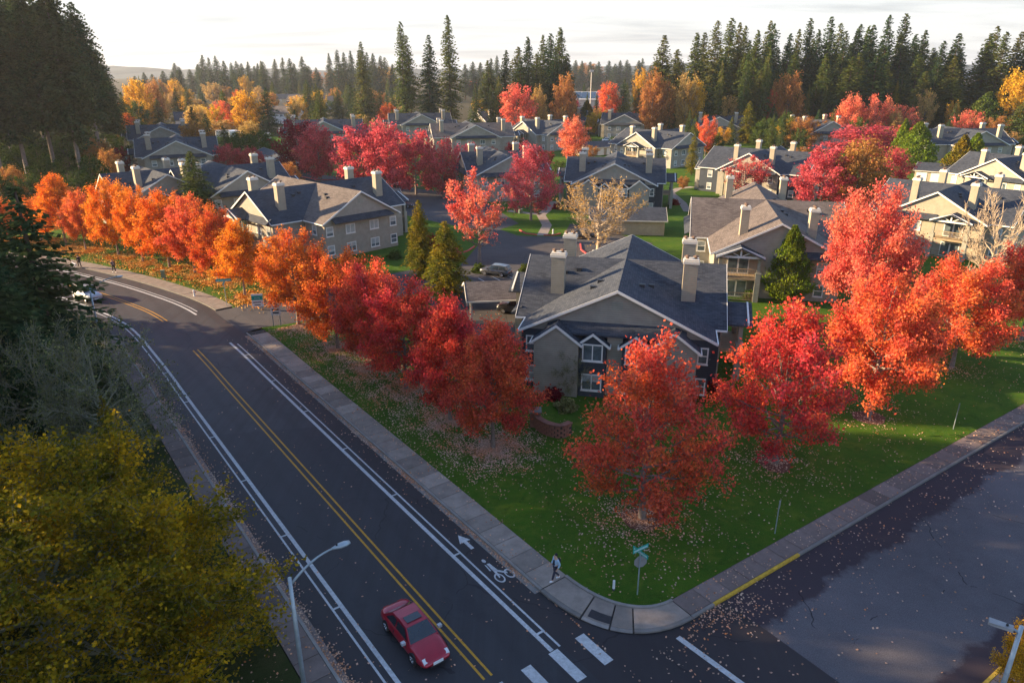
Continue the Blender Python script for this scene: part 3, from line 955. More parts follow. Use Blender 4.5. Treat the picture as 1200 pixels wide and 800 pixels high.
def conifer(name, seed, H=40.0, R=5.5, zb=4.0, nw=70, nb=7, step=0.55, droop=0.28, spray=0.42, power=0.8, width=0.34, ragged=0.25, rt=0.45, tip=0.02, lift=0.12):
    rng = np.random.default_rng(seed)
    wood = MB()
    wood.tube([(0, 0, -0.2), (0, 0, H * 0.4), (0, 0, H * 0.98)], [rt, rt * 0.7, 0.04], 7, cap=False)
    C = []; A = []; B = []
    for i in range(nw):
        f = i / (nw - 1)
        f = f ** 0.94
        z = zb + (H * 0.985 - zb) * f
        Lp = R * ((1 - f) ** power) * (0.55 + 0.45 * min(1, f / 0.22)) + tip * H * 0.3
        for k in range(nb if f < 0.9 else 5):
            if rng.uniform() < ragged * 0.45: continue
            az = rng.uniform(0, 2 * PI)
            ln = Lp * rng.uniform(1 - ragged * 1.2, 1.08)
            if rng.uniform() < 0.06: ln *= 1.18
            n = max(2, int(ln / step))
            u = (np.arange(n) + 0.6) / n
            h = np.array([math.cos(az), math.sin(az), 0])
            sd = np.array([-h[1], h[0], 0])
            el = lift * (1 + f)
            pos = h[None] * (u * ln)[:, None] + np.array([0, 0, z])[None]
            pos[:, 2] += ln * (el * u - (droop + el) * u * u) + rng.normal(0, 0.05, n)
            for s in (-1, 1):
                sl = spray * ln * (1 - 0.75 * u) * rng.uniform(0.7, 1.2, n) * 0.55 + 0.28
                d = unit(h[None] * 0.75 + sd[None] * s * rng.uniform(0.5, 1.1, n)[:, None] + np.array([0, 0, -0.28])[None] + rng.normal(0, 0.12, (n, 3)))
                c = pos + d * sl[:, None] * 0.5
                up = unit(rng.normal(0, 0.35, (n, 3)) + np.array([0, 0, 1]))
                b = unit(np.cross(d, up)) * (width * rng.uniform(0.6, 1.2, n) * (0.5 + 0.5 * np.minimum(1, sl)))[:, None] * 0.5
                C.append(c); A.append(d * sl[:, None] * 0.5); B.append(b)
            # drooping curtain below the branch
            d = unit(h[None] * 0.4 + np.array([0, 0, -0.9])[None] + rng.normal(0, 0.2, (n, 3)))
            sl = (0.30 + 0.25 * rng.uniform(0, 1, n)) * (0.6 + 0.05 * R)
            C.append(pos + d * sl[:, None] * 0.45); A.append(d * sl[:, None] * 0.5)
            B.append(unit(np.cross(d, rng.normal(0, 1, (n, 3)))) * width * 0.45)
    C = np.concatenate(C); A = np.concatenate(A); B = np.concatenate(B)
    # leader tuft
    return wood.mesh(name + '_trunk', [M['bark_brown']], smooth=True), diamonds(name + '_crown', C, A, B, [M['needle_dark']])

def cypress(name, seed, H=8.0, R=2.0, n=9000, sz=0.26, belly=0.22, stems=1):
    """dense pointed evergreen: upward tufts over a lumpy cone"""
    rng = np.random.default_rng(seed)
    wood = MB(); wood.tube([(0, 0, -0.1), (0, 0, H * 0.6)], [0.14, 0.05], 6, cap=False)
    f = rng.uniform(0, 1, n) ** 1.25
    az = rng.uniform(0, 2 * PI, n)
    pr = np.minimum(1, (f + 0.06) / belly) ** 0.6 * np.clip(1 - np.maximum(0, (f - belly) / (1.02 - belly)), 0, 1) ** 0.8
    lump = 1 + 0.16 * np.sin(az * 3 + f * 19) + 0.12 * np.sin(az * 7 - f * 31) + 0.08 * np.sin(az * 13 + f * 53)
    r = R * pr * lump * (1 - 0.55 * rng.uniform(0, 1, n) ** 2.2)
    C = np.stack([np.cos(az) * r, np.sin(az) * r, 0.15 + f * (H - 0.2)], 1)
    out_ = np.stack([np.cos(az), np.sin(az), np.zeros(n)], 1)
    d = unit(out_ * 0.55 + np.array([0, 0, 0.9]) + rng.normal(0, 0.3, (n, 3)))
    s = sz * rng.uniform(0.6, 1.3, n)[:, None]
    b = unit(np.cross(d, out_ + rng.normal(0, 0.7, (n, 3))))
    return wood.mesh(name + '_trunk', [M['bark_brown']]), diamonds(name + '_crown', C, d * s * 0.6, b * s * 0.30, [M['needle_gold']])

# prototypes (only their mesh data is kept)
hi_keep = lambda f, e: 0.93
MA = [broadleaf('maple_a', 11, 10, 4.0, 2.3, 2.3, 'oval', 27, 10, 6, 19, 0.15, 0.24, twig_r=0.014),
      broadleaf('maple_b', 12, 10, 4.0, 2.1, 2.2, 'broad', 27, 10, 6, 19, 0.15, 0.24, twig_r=0.014),
      broadleaf('maple_c', 13, 10, 4.0, 2.3, 2.4, 'cone', 27, 10, 6, 19, 0.15, 0.24, twig_r=0.014),
      # thinning crowns: grey limbs show through the lower middle
      broadleaf('maple_d', 14, 10, 4.0, 1.3, 1.2, 'egg', 28, 10, 6, 16, 0.14, 0.21, lambda f, e: 0.80 if math.hypot(e[0], e[1]) > 1.7 or f > 0.62 else 0.42, up=0.6, twig_r=0.012)]
MF = [broadleaf('distant_a', 21, 10, 4.2, 1.2, 1.5, 'oval', 22, 8, 4, 13, 0.27, 0.36, twig_r=0.0),
      broadleaf('distant_b', 22, 10, 4.2, 1.0, 1.4, 'broad', 22, 8, 4, 13, 0.27, 0.36, twig_r=0.0),
      broadleaf('distant_c', 23, 10, 4.2, 1.4, 1.6, 'vase', 20, 8, 4, 11, 0.25, 0.30, twig_r=0.02)]
SP = [broadleaf('thin_a', 31, 10, 4.2, 2.0, 1.6, 'vase', 20, 8, 6, 11, 0.19, 0.16, lambda f, e: 0.9 if (e[0] < 0.9 and f > 0.35) else 0.20, rt=0.20, twig_r=0.020, up=0.8),
      broadleaf('thin_b', 32, 10, 4.6, 2.0, 1.5, 'vase', 26, 10, 6, 4, 0.17, 0.15, lambda f, e: 0.65 if f > 0.45 else 0.15, rt=0.24, twig_r=0.022, up=0.75),
      broadleaf('bare_c', 33, 10, 4.4, 2.0, 1.2, 'vase', 24, 9, 6, 1, 0.12, 0.12, lambda f, e: 0.15, rt=0.20, twig_r=0.026, up=0.9),
      broadleaf('mossy_d', 34, 10, 6.0, 1.0, 1.2, 'broad', 22, 12, 9, 3, 0.13, 0.16, lambda f, e: 0.9, rt=0.24, twig_r=0.020, up=0.12)]
CF = [conifer('fir_a', 41, 40, 6.6, 3.0, 76, 9, 0.75, ragged=0.30, width=0.95, power=0.70, spray=0.5),
      conifer('fir_b', 42, 40, 5.8, 5.0, 72, 9, 0.75, ragged=0.42, power=0.62, width=0.9, spray=0.5),
      conifer('fir_c', 43, 40, 7.2, 2.0, 76, 9, 0.75, ragged=0.30, power=0.80, width=0.95, spray=0.5),
      conifer('fir_d', 44, 40, 5.4, 11.0, 60, 9, 0.70, ragged=0.50, power=0.52, width=0.9, spray=0.5)]
CS = [conifer('small_fir_a', 51, 14, 3.6, 0.6, 46, 9, 0.34, width=0.24, spray=0.5, rt=0.2, ragged=0.25),
      conifer('small_fir_b', 52, 14, 3.2, 0.8, 44, 9, 0.34, width=0.24, spray=0.5, rt=0.2, ragged=0.35, power=0.7)]
CB = [conifer('big_fir_a', 61, 42, 8.0, 13.0, 80, 13, 0.55, droop=0.34, width=0.62, ragged=0.52, power=0.42, rt=0.55),
      conifer('big_fir_b', 62, 42, 8.4, 10.0, 86, 13, 0.55, droop=0.30, width=0.62, ragged=0.52, power=0.48, rt=0.55)]
CY = [cypress('cypress_a', 71, 8, 2.0), cypress('cypress_b', 72, 8, 2.3, belly=0.3)]
# tall shaggy evergreen with drooping golden sprays
CG = conifer('golden_a', 75, 12, 2.9, 0.4, 60, 9, 0.26, droop=0.42, width=0.20, spray=0.42, rt=0.2, ragged=0.30, power=0.55)
CYB = cypress('cypress_c', 73, 8, 2.3, n=17000, sz=0.20, belly=0.26)
def bush_mesh(seed, n=1500, sz=0.16):
    rng = np.random.default_rng(seed)
    az = rng.uniform(0, 2 * PI, n); ph = np.arccos(rng.uniform(-0.1, 1, n))
    lump = 1 + 0.18 * np.sin(az * 3 + ph * 5) + 0.14 * np.sin(az * 5 - ph * 9)
    r = lump * (1 - 0.5 * rng.uniform(0, 1, n) ** 2)
    C = np.stack([np.sin(ph) * np.cos(az) * r, np.sin(ph) * np.sin(az) * r, np.maximum(0.03, np.cos(ph) * r)], 1)
    nr = unit(rng.normal(0, 1, (n, 3))); a = unit(np.cross(nr, rng.normal(0, 1, (n, 3)))); b = np.cross(nr, a)
    s = sz * rng.uniform(0.6, 1.3, n)[:, None]
    me = diamonds('bush_crown', C, a * s * 0.62, b * s * 0.45, [M['leaf_green']])
    wd = MB()
    for k in range(6):
        q = k * 1.05; wd.tube([(0, 0, -0.05), (0.3 * math.cos(q), 0.3 * math.sin(q), 0.4), (0.62 * math.cos(q), 0.62 * math.sin(q), 0.72)], [0.04, 0.025, 0.01], 4, cap=False)
    return wd.mesh('bush_stem', [M['bark_brown']]), me
BU = [bush_mesh(81), bush_mesh(82)]

TRUNKS = []     # where fallen leaves gather: x, y, radius, amount
rt_ = random.Random(77)
def put(name, proto, loc, sx, sz, leaf, bark, label, cat='tree', group=None, rz=None):
    o = empty(name, (loc[0], loc[1], 0.1), rt_.uniform(0, 2 * PI) if rz is None else rz)
    props(o, label, cat, group)
    t = link('trunk' if cat != 'shrub' else 'stem', proto[0], o, mats=[M[bark]], scale=(sx, sx, sz))
    c = link('crown', proto[1], o, mats=[M[leaf]], scale=(sx, sx, sz))
    return o
def tree(px, py, ytop, wpx, leaf, label, proto, name='maple_tree', bark='bark_grey', group=None, h0=10.4, r0=4.2, litter=0.0, rz=None):
    X, Y = at(px, py, 0.1)
    h = top_z(ytop, Y) - 0.1
    r = span(wpx, Y, h * 0.5) / 2
    o = put(name, proto, (X, Y), r / r0, h / h0, leaf, bark, label, 'tree', group, rz)
    if litter: TRUNKS.append((X, Y, r, litter))
    return o

# --- maples along the streets and round the lawn
G1 = 'maples along the main street'
tree(752, 607, 392, 190, 'leaf_red', 'big red maple on the corner lawn, grey limbs showing, by the street name sign', MA[3], litter=1.0)
tree(908, 542, 347, 165, 'leaf_red', 'dark red maple on the shaded lawn before the pointed evergreen', MA[3], litter=0.6, rz=2.1)
tree(1018, 488, 314, 132, 'leaf_red_orange', 'orange-red maple with a pale trunk in a ring of bare soil', MA[1], litter=0.35)
tree(1002, 392, 214, 108, 'leaf_pink', 'tall coral red maple hiding the sunlit balcony block', MA[0], litter=0.3)
tree(1115, 430, 300, 118, 'leaf_red_orange', 'low spreading orange maple below the sunlit balconies', MA[1], litter=0.3)
tree(1196, 398, 272, 92, 'leaf_red_orange', 'orange maple beside the bare twiggy tree on the street lawn', MA[0], litter=0.3)
row = [(350, 380, 268, 84, 'leaf_dull_orange', 'orange-red maple at the estate entrance, first of the street row', MA[0]),
       (396, 408, 288, 96, 'leaf_dull_orange', 'rusty orange maple second in the street row from the entrance', MA[1]),
       (438, 432, 306, 98, 'leaf_red', 'brownish red maple third in the street row from the entrance', MA[0]),
       (476, 455, 327, 104, 'leaf_red', 'dull red maple fourth in the street row, before the golden evergreens', MA[1]),
       (528, 492, 346, 108, 'leaf_red', 'deep red maple fifth in the street row, before the carport', MA[2]),
       (578, 524, 373, 122, 'leaf_red', 'bright red maple last in the street row, beside the slate roofed block', MA[2])]
for a in row:
    tree(*a[:4], a[4], a[5], a[6], group=G1, litter=2.8)
G2 = 'sunlit maples beyond the side street'
row2 = [(10, 281, 232, 44, 'leaf_dull_orange', 'dull red maple half hidden by the dark branches at the road bend', MA[1]),
        (49, 282, 229, 40, 'leaf_dull_orange', 'small dull red maple just before the tall sunlit orange one', MA[0]),
        (78, 288, 204, 62, 'leaf_orange', 'bright orange maple with a pointed top, first tall one at the bend', MA[2]),
        (101, 293, 222, 40, 'leaf_red_orange', 'narrow red-orange maple squeezed between two tall orange ones', MA[0]),
        (139, 299, 208, 56, 'leaf_orange', 'tallest bright orange maple of the sunlit row, above the walkers', MA[1]),
        (168, 307, 218, 46, 'leaf_orange', 'narrow bright orange maple right of the tallest orange maple', MA[0]),
        (199, 313, 222, 66, 'leaf_orange', 'wide orange maple before the sunlit gable with two chimneys', MA[1]),
        (229, 320, 228, 62, 'leaf_red_orange', 'orange maple in the thick of the row below the dark fir', MA[0]),
        (256, 328, 240, 62, 'leaf_dull_orange', 'brownish red maple of the sunlit row, darker than the others', MA[1]),
        (287, 346, 258, 68, 'leaf_orange', 'orange maple at the end of the row beside the entrance sign', MA[2])]
for a in row2:
    tree(*a[:4], a[4], a[5], a[6], group=G2, litter=4.0)
# --- maples inside the estate
tree(562, 306, 199, 84, 'leaf_pink', 'coral pink tree, one side bare, by the parking court entrance', SP[0], rz=0.6)
tree(701, 296, 209, 92, 'leaf_tan', 'half bare golden tan tree on the kerbed island of the parking court', SP[1], bark='bark_pale')
tree(1152, 345, 222, 92, 'leaf_tan', 'leafless pale twiggy tree beside the sunlit balcony block', SP[2], 'bare_tree', 'bark_pale')
tree(622, 258, 166, 74, 'leaf_crimson', 'crimson tree with a bare lower crown beside the curved footpath', MA[3], group='maples in the estate', rz=1.0)
tree(671, 190, 136, 38, 'leaf_pink', 'salmon pink conical tree between the slate roofs of the middle blocks', MF[0])
tree(870, 236, 181, 62, 'leaf_crimson', 'thin crimson tree before the windows of the pale block', SP[0], rz=3.6)
inner = [(185, 205, 171, 34, 'leaf_crimson', 'crimson maple before the first gabled block at the dark wood', MF[0]),
         (238, 200, 176, 40, 'leaf_crimson', 'small crimson maple between the dark fir and the gabled block', MF[1]),
         (268, 205, 169, 40, 'leaf_crimson', 'dusky crimson maple behind the dark fir', MF[1]),
         (297, 205, 172, 32, 'leaf_crimson', 'crimson maple at the end of the garage row drive', MF[0]),
         (352, 205, 139, 50, 'leaf_maroon', 'dark maroon maple beside the garage row', MF[1]),
         (376, 212, 144, 56, 'leaf_crimson', 'dusky red maple with grey limbs behind the three parked cars', MF[0]),
         (422, 218, 145, 62, 'leaf_crimson', 'broad crimson maple behind the parking court kerb', MF[1]),
         (452, 222, 140, 60, 'leaf_crimson', 'tallest crimson maple of the central clump', MF[0]),
         (488, 228, 152, 62, 'leaf_crimson', 'crimson maple of the central clump above the white parked car', MF[1]),
         (520, 232, 160, 46, 'leaf_crimson', 'crimson maple before the brown roofed block with two porches', MF[2]),
         (548, 222, 166, 44, 'leaf_crimson', 'sparse crimson maple before the small slate gable', MF[2]),
         (602, 200, 166, 24, 'leaf_maroon', 'small maroon tree at the corner of the slate gable', MF[1]),
         (340, 222, 190, 30, 'leaf_copper', 'low orange-brown tree at the kerb behind the three parked cars', MF[1]),
         (960, 245, 170, 66, 'leaf_crimson', 'crimson maple with a ruddy crown beside the twin chimneys', MF[1]),
         (1000, 245, 161, 70, 'leaf_copper', 'orange topped maple behind the tall coral maple', MF[0]),
         (1036, 222, 172, 50, 'leaf_crimson', 'rose red maple beside the pointed evergreens', MF[1]),
         (992, 172, 110, 40, 'leaf_pink', 'sunlit pink maple behind the block with two chimneys', MF[0]),
         (1020, 172, 110, 38, 'leaf_pink', 'tallest sunlit pink maple below the dark conifer stand', MF[2]),
         (1048, 172, 122, 42, 'leaf_pink', 'thin sunlit pink maple before the grey roofed houses', MF[2]),
         (1010, 185, 146, 80, 'leaf_crimson', 'low crimson thicket tree under the sunlit pink maples', MF[1]),
         (930, 163, 145, 40, 'leaf_red', 'small red tree in front of the twin chimney block', MF[1]),
         (826, 183, 135, 25, 'leaf_red_orange', 'small red and yellow tree before the wide grey gable', MF[2]),
         (700, 158, 131, 30, 'leaf_gold', 'round golden orange tree beside the slate roofed block', MF[1]),
         (669, 150, 113, 24, 'leaf_crimson', 'dusky pink tree beside the grey gable under the industrial roof', MF[0]),
         (749, 145, 122, 15, 'leaf_crimson', 'small bright crimson tree at the end of the slate roof', MF[1]),
         (770, 152, 116, 40, 'leaf_red_orange', 'pink and orange tree behind the lit gable block', MF[0]),
         (605, 165, 98, 46, 'leaf_pink', 'round coral tree behind the cream chimneys', MF[1]),
         (730, 158, 138, 24, 'leaf_tan', 'pale bare tree before the porch with white gables', SP[2])]
for a in inner:
    tree(*a[:4], a[4], a[5], a[6], 'broadleaf_tree', r0=4.3)
for (px, py, yt, wp, lf, lb) in ((640, 196, 176, 20, 'leaf_maroon', 'small maroon tree beside the salmon conical one'), (655, 205, 188, 18, 'leaf_green', 'small green tree behind the crimson tree with bare lower crown'), (692, 186, 170, 20, 'leaf_copper', 'small russet tree behind the white window bays'),
                               (778, 196, 176, 20, 'leaf_green', 'small green tree beside the porch between two chimneys'), (800, 222, 206, 16, 'leaf_copper', 'small brown tree by the far footpath'), (905, 202, 184, 22, 'leaf_red', 'small red tree before the twin chimneys'),
                               (938, 192, 172, 24, 'leaf_copper', 'small brown tree before the wide crimson maple'), (575, 190, 172, 22, 'leaf_maroon', 'dark small tree beside the slate gable'), (548, 176, 156, 22, 'leaf_green', 'green tree before the brown roofed block with two porches'),
                               (600, 168, 152, 20, 'leaf_crimson', 'crimson tree before the cream chimneys'), (720, 178, 160, 20, 'leaf_green', 'dull green tree behind the white window bays'), (805, 178, 160, 20, 'leaf_copper', 'russet tree before the wide grey gable'),
                               (888, 172, 152, 22, 'leaf_green', 'dull green tree behind the pale block with bays'), (1092, 168, 152, 22, 'leaf_maroon', 'maroon tree at the end of the slate block'), (520, 178, 160, 18, 'leaf_copper', 'russet tree below the lit gable of the brown roofed block')):
    tree(px, py, yt, wp, lf, lb, MF[(px + py) % 3], 'broadleaf_tree', r0=4.3)
# --- evergreens inside the estate
tree(236, 268, 176, 66, 'needle_green', 'shaggy dark fir standing before the gabled block behind the orange row', CS[0], 'fir_tree', 'bark_brown', h0=14, r0=3.0)
tree(494, 325, 233, 44, 'needle_gold', 'slender golden evergreen beside the two window gable', CG, 'evergreen_tree', 'bark_brown', h0=12, r0=2.8)
tree(524, 348, 258, 66, 'needle_gold', 'wider golden evergreen closer to the carport', CG, 'evergreen_tree', 'bark_brown', h0=12, r0=2.8)
tree(920, 352, 264, 54, 'needle_bright', 'pointed green evergreen standing before the porch block', CYB, 'cypress_tree', 'bark_brown', h0=8, r0=2.3)
for px, py, yt, wp, lab, pr in ((1053, 190, 139, 26, 'slim pointed cypress beside the pink maples', CY[0]), (1069, 197, 143, 44, 'larger pointed cypress at the corner of the low garage', CY[1]),
                                (1120, 212, 158, 34, 'golden cypress before the roof with the sunlit slope', CY[1]), (1135, 210, 156, 40, 'dark pointed cypress before the porch of the slate block', CY[0]), (1108, 210, 178, 28, 'low golden cypress beside the low garage', CY[1])):
    tree(px, py, yt, wp, 'needle_bright' if px < 1110 or px > 1130 else 'needle_gold', lab, pr, 'cypress_tree', 'bark_brown', h0=8, r0=2.2)
tree(810, 205, 154, 22, 'needle_gold', 'brownish narrow conifer beside the porch with the white truss', CS[1], 'fir_tree', 'bark_brown', h0=14, r0=3.0)
tree(855, 170, 136, 20, 'needle_green', 'small blue-green spruce before the pale gable', CS[0], 'spruce_tree', 'bark_brown', h0=14, r0=3.2)
tree(874, 168, 118, 32, 'needle_gold', 'yellow-green conifer beside the pale gable', CS[1], 'fir_tree', 'bark_brown', h0=14, r0=3.0)
tree(789, 150, 118, 16, 'needle_green', 'slim green conifer beside the pink and orange tree', CY[0], 'cypress_tree', 'bark_brown', h0=8, r0=2.0)
tree(1147, 168, 108, 52, 'leaf_green', 'dense dark green rounded evergreen behind the slate block', CY[1], 'evergreen_tree', 'bark_brown', h0=8, r0=2.3)
tree(1190, 175, 112, 56, 'needle_green', 'yellow-green conifer at the end of the slate roof', CS[0], 'fir_tree', 'bark_brown', h0=14, r0=3.4)
tree(603, 146, 116, 14, 'needle_gold', 'small pointed evergreen before the coral tree', CY[0], 'cypress_tree', 'bark_brown', h0=8, r0=2.0)
tree(687, 155, 118, 24, 'needle_gold', 'bushy olive evergreen beside the golden orange tree', CY[1], 'evergreen_tree', 'bark_brown', h0=8, r0=2.3)

# --- the shaded side of the road
Xy, Yy = -19.5, 27.5
YT = broadleaf('yellow_a', 91, 12.0, 8.2, 0.5, 1.2, 'dome', 28, 13, 9, 40, 0.14, 0.24, rt=0.30, twig_r=0.016, up=0.25)
yt_ = put('broadleaf_tree', YT, (-20.4, 25.4), 1.04, 0.86, 'leaf_yellow_near', 'bark_moss', 'big mustard yellow tree with green undersides by the roadside pavement', 'tree')
tree(132, 545, 372, 150, 'leaf_moss', 'bare mossy grey-green tree leaning over the bend', SP[3], 'bare_tree', 'bark_moss', r0=5.6)
tree(60, 520, 372, 130, 'leaf_moss', 'second mossy bare tree in the dark behind the yellow one', SP[3], 'bare_tree', 'bark_moss', r0=5.6)
tree(142, 572, 462, 46, 'needle_gold', 'small dim conifer below the bare mossy tree', CS[1], 'fir_tree', 'bark_brown', h0=14, r0=3.0)
for (X, Y, h, r, lab) in ((-38.5, 56.0, 17.5, 6.6, 'dense dark evergreen bulging over the road bend'), (-37, 48.5, 15.5, 5.2, 'dark evergreen behind the bare mossy tree'), (-46.5, 62.5, 18.0, 5.4, 'dark evergreen with feathery boughs beside the bend, behind the dense one')):
    put('evergreen_tree', CS[0] if r < 6 else CS[1], (X, Y), r / 3.1, h / 14, 'needle_dark', 'bark_brown', lab, 'tree')
# the tall wood at the bend
G3 = 'tall firs of the wood at the road bend'
wood_ = [(100, 224, 47, 7.2, 1), (70, 222, 45, 6.8, 0), (38, 226, 46, 7.2, 1), (8, 228, 44, 7.4, 0), (-28, 226, 46, 7.5, 1), (122, 200, 42, 7.0, 0), (60, 200, 48, 8, 1), (20, 202, 48, 8, 0), (-60, 240, 44, 8, 0), (-20, 205, 50, 8.5, 1), (92, 190, 47, 8.0, 1), (112, 184, 40, 8, 0), (75, 180, 46, 8.5, 1), (40, 182, 48, 9, 0), (5, 186, 48, 9, 1), (128, 180, 34, 7.5, 0), (-20, 184, 48, 9, 0), (136, 190, 30, 6.0, 1)]
wl = ['at the edge of the wood beside the gabled block', 'with a long bare trunk behind the orange maples', 'with a leaning bare trunk behind the tallest orange maple', 'standing above the dull red maples', None, 'deep in the wood behind the gabled block', None, None, None, None, None] + [None] * 7
for (px, py, h, r, k), wlab in zip(wood_, wl):
    X, Y = at(px, py, 0.1)
    put('fir_tree', CB[k], (X, Y), r / 7.6, h / 42, 'needle_shade', 'bark_grey', 'tall dark fir ' + (wlab or 'in the depth of the wood that rises over the road bend'), 'tree', G3)
for i, (px, py, hh, wd, lf) in enumerate(((20, 236, 7, 6, 'leaf_copper'), (60, 226, 8, 7, 'leaf_green'), (95, 235, 6, 6, 'leaf_green'), (112, 226, 8, 7, 'leaf_green'), (132, 216, 8, 6, 'leaf_copper'), (40, 240, 6, 6, 'leaf_green'), (0, 244, 7, 7, 'leaf_green'), (145, 206, 7, 5, 'leaf_maroon'), (78, 246, 4.5, 5, 'leaf_copper'), (15, 214, 9, 9, 'leaf_green'), (50, 210, 10, 10, 'leaf_green'), (85, 208, 10, 10, 'leaf_green'), (118, 205, 9, 9, 'leaf_copper'), (35, 198, 11, 11, 'leaf_green'), (72, 196, 11, 11, 'leaf_green'), (105, 195, 11, 10, 'leaf_green'), (5, 198, 11, 11, 'leaf_green'), (138, 198, 9, 8, 'leaf_green'))):
    X, Y = at(px, py, 0.1)
    put('undergrowth_tree', MF[i % 3], (X, Y), wd / 8.0, hh / 10, lf, 'bark_brown',
        ['brown leaved understorey tree at the bend', 'green understorey tree between bare fir trunks', 'low green understorey tree behind the orange maples', 'green understorey tree under the last fir', 'coppery understorey tree at the edge of the wood', 'low green understorey tree below the leaning trunk', 'green understorey tree behind the dull red maples', 'maroon understorey tree by the gabled block', 'small coppery understorey tree behind the bright orange maple'][i] if i < 9 else 'shaded understorey tree deep between the bare fir trunks', 'tree', 'understorey trees of the wood at the bend' if i >= 9 else None)
# firs further along the shaded side, just beyond the picture: they keep the low sun off the street
G4 = 'tall firs on the shaded side of the street'
for (X, Y, h, r, k) in ((-62, 74, 27, 5.2, 0), (-66, 66, 30, 6, 2), (-58, 60, 30, 5.6, 0), (-64, 54, 32, 6, 1), (-54, 50, 33, 6, 2), (-60, 44, 34, 6, 0), (-48, 40, 33, 5.8, 2), (-54, 34, 35, 6, 1), (-44, 30, 35, 6, 0), (-50, 24, 36, 6, 2), (-42, 18, 36, 6, 0), (-48, 10, 36, 6.5, 2), (-44, 0, 36, 6.5, 0), (-76, 58, 36, 7, 2), (-72, 48, 38, 7, 0), (-68, 36, 40, 7, 2), (-64, 22, 40, 7, 0), (-60, 10, 40, 7, 2), (-78, 70, 30, 6, 0), (-46, -10, 38, 7, 2)):
    put('fir_tree', CF[k], (X, Y), r / 5.8, h / 40, 'needle_shade', 'bark_brown', 'tall fir on the shaded side of the street behind the mossy trees', 'tree', G4)

# yellow shrub by the street lamp at the near kerb
put('broadleaf_tree', MA[1], (21.9, 23.0), 0.36, 0.50, 'leaf_gold', 'bark_grey', 'low golden tree behind the street lamp at the bottom kerb', 'tree')

LANDMARK = ((165, 'beside the dark wood'), (195, 'behind the two gabled blocks'), (225, 'past the gabled roofs'), (255, 'above the white trailers'), (285, 'beside the big amber tree'), (315, 'above the broad dark fir'), (345, 'over the garage row'), (375, 'over the maroon maple'), (410, 'over the long slate roof'), (445, 'over the crimson clump'), (480, 'before the lone firs'), (560, 'past the lone firs'), (600, 'behind the cream chimneys'), (640, 'behind the coral tree'), (680, 'left of the mast'), (720, 'beside the mast'), (760, 'over the golden round tree'), (800, 'over the lit gable block'), (840, 'over the wide grey gable'), (880, 'over the pale block'), (920, 'behind the glowing orange tree'), (960, 'over the twin chimney block'), (1000, 'behind the round green tree'), (1040, 'behind the sunlit pink maples'), (1080, 'over the pointed cypresses'), (1120, 'over the grey roofed houses'), (1300, 'behind the slate block'))
USED = {}
def spot(px, D, D0, D1):
    q = (D - D0) / (D1 - D0)
    return next(b for a, b in LANDMARK if px <= a) + (', front row' if q < .2 else ', second row' if q < .4 else ', middle row' if q < .6 else ', back row' if q < .8 else ', last row')
# --- conifers along the horizon
def far_fir(px, ytop, D, r, k, leaf, label, group):
    h = top_z(ytop, D)
    zmid = h * 0.7
    X = (px - 600) / FPX * (D * math.cos(PITCH) + (CAM_H - zmid) * math.sin(PITCH))
    o = put('fir_tree', CF[k], (X, D), r / 5.8, h / 40, leaf, 'bark_brown', label, 'tree', group)
    q = random.Random(int(px * 31 + ytop * 7))
    o.rotation_euler.x = rad(q.uniform(-1.8, 1.8)); o.rotation_euler.y = rad(q.uniform(-1.8, 1.8))
    return o
rf = random.Random(19)
# three standing alone
far_fir(472, 24, 318, 6.6, 1, 'needle_green', 'tall fir with a broken top, first of the three standing alone', None)
far_fir(480, 40, 322, 6.0, 3, 'needle_green', 'shorter fir leaning on the broken topped one', None)
far_fir(502, 40, 325, 7.2, 0, 'needle_dark', 'middle dark fir of the three standing alone', None)
far_fir(527, 16, 330, 7.4, 1, 'needle_green', 'tallest fir of the three standing alone above the estate', None)
far_fir(425, 48, 350, 6.0, 0, 'needle_green', 'slim pointed fir standing apart before the grey treeline', None)
ORD = 'first second third fourth fifth sixth seventh eighth ninth tenth eleventh twelfth thirteenth fourteenth fifteenth sixteenth seventeenth eighteenth nineteenth twentieth'.split()
ORD += ['twenty-' + q for q in ORD[:9]] + ['thirtieth'] + ['thirty-' + q for q in ORD[:9]]
GR = 'dark conifer stand behind the apartments'
LR = 'tall fir in the dark unbroken stand behind the sunlit orange trees'
right = [(775, 40, 300), (792, 57, 310), (815, 37, 315), (826, 37, 335), (837, 23, 330), (855, 20, 345), (866, 25, 330), (875, 29, 350), (885, 34, 320), (896, 23, 340), (906, 26, 330), (921, 38, 318), (932, 33, 345), (947, 20, 330), (957, 33, 350), (971, 18, 325), (980, 26, 345), (988, 35, 318), (996, 35, 350), (1004, 27, 326), (1011, 29, 345), (1019, 28, 320), (1028, 46, 345), (1039, 16, 330), (1050, 40, 350), (1060, 14, 326), (1066, 39, 345), (1075, 34, 318), (1088, 60, 345), (1100, 47, 330), (1115, 38, 320), (1124, 62, 345), (1150, 48, 320), (1156, 38, 315), (1165, 29, 325), (1172, 36, 310), (1186, 36, 320), (1198, 44, 315), (1210, 36, 320)]
for i, (px, yt, D) in enumerate(right):
    far_fir(px, yt, D, rf.uniform(6.4, 9.6), (0, 1, 2, 0, 3, 1)[i % 6], 'needle_dark' if 905 < px < 1130 and i % 4 else 'needle_green', (ORD[i - 10] + ' tall fir of the dark stand, counting from the glowing orange tree') if 900 < px < 1140 else ((ORD[i - 32] + ' fir of the clump past the gap in the dark stand') if px >= 1140 else (ORD[i] + ' sunlit fir on the shoulder of the dark stand, counting from the mast')), GR)
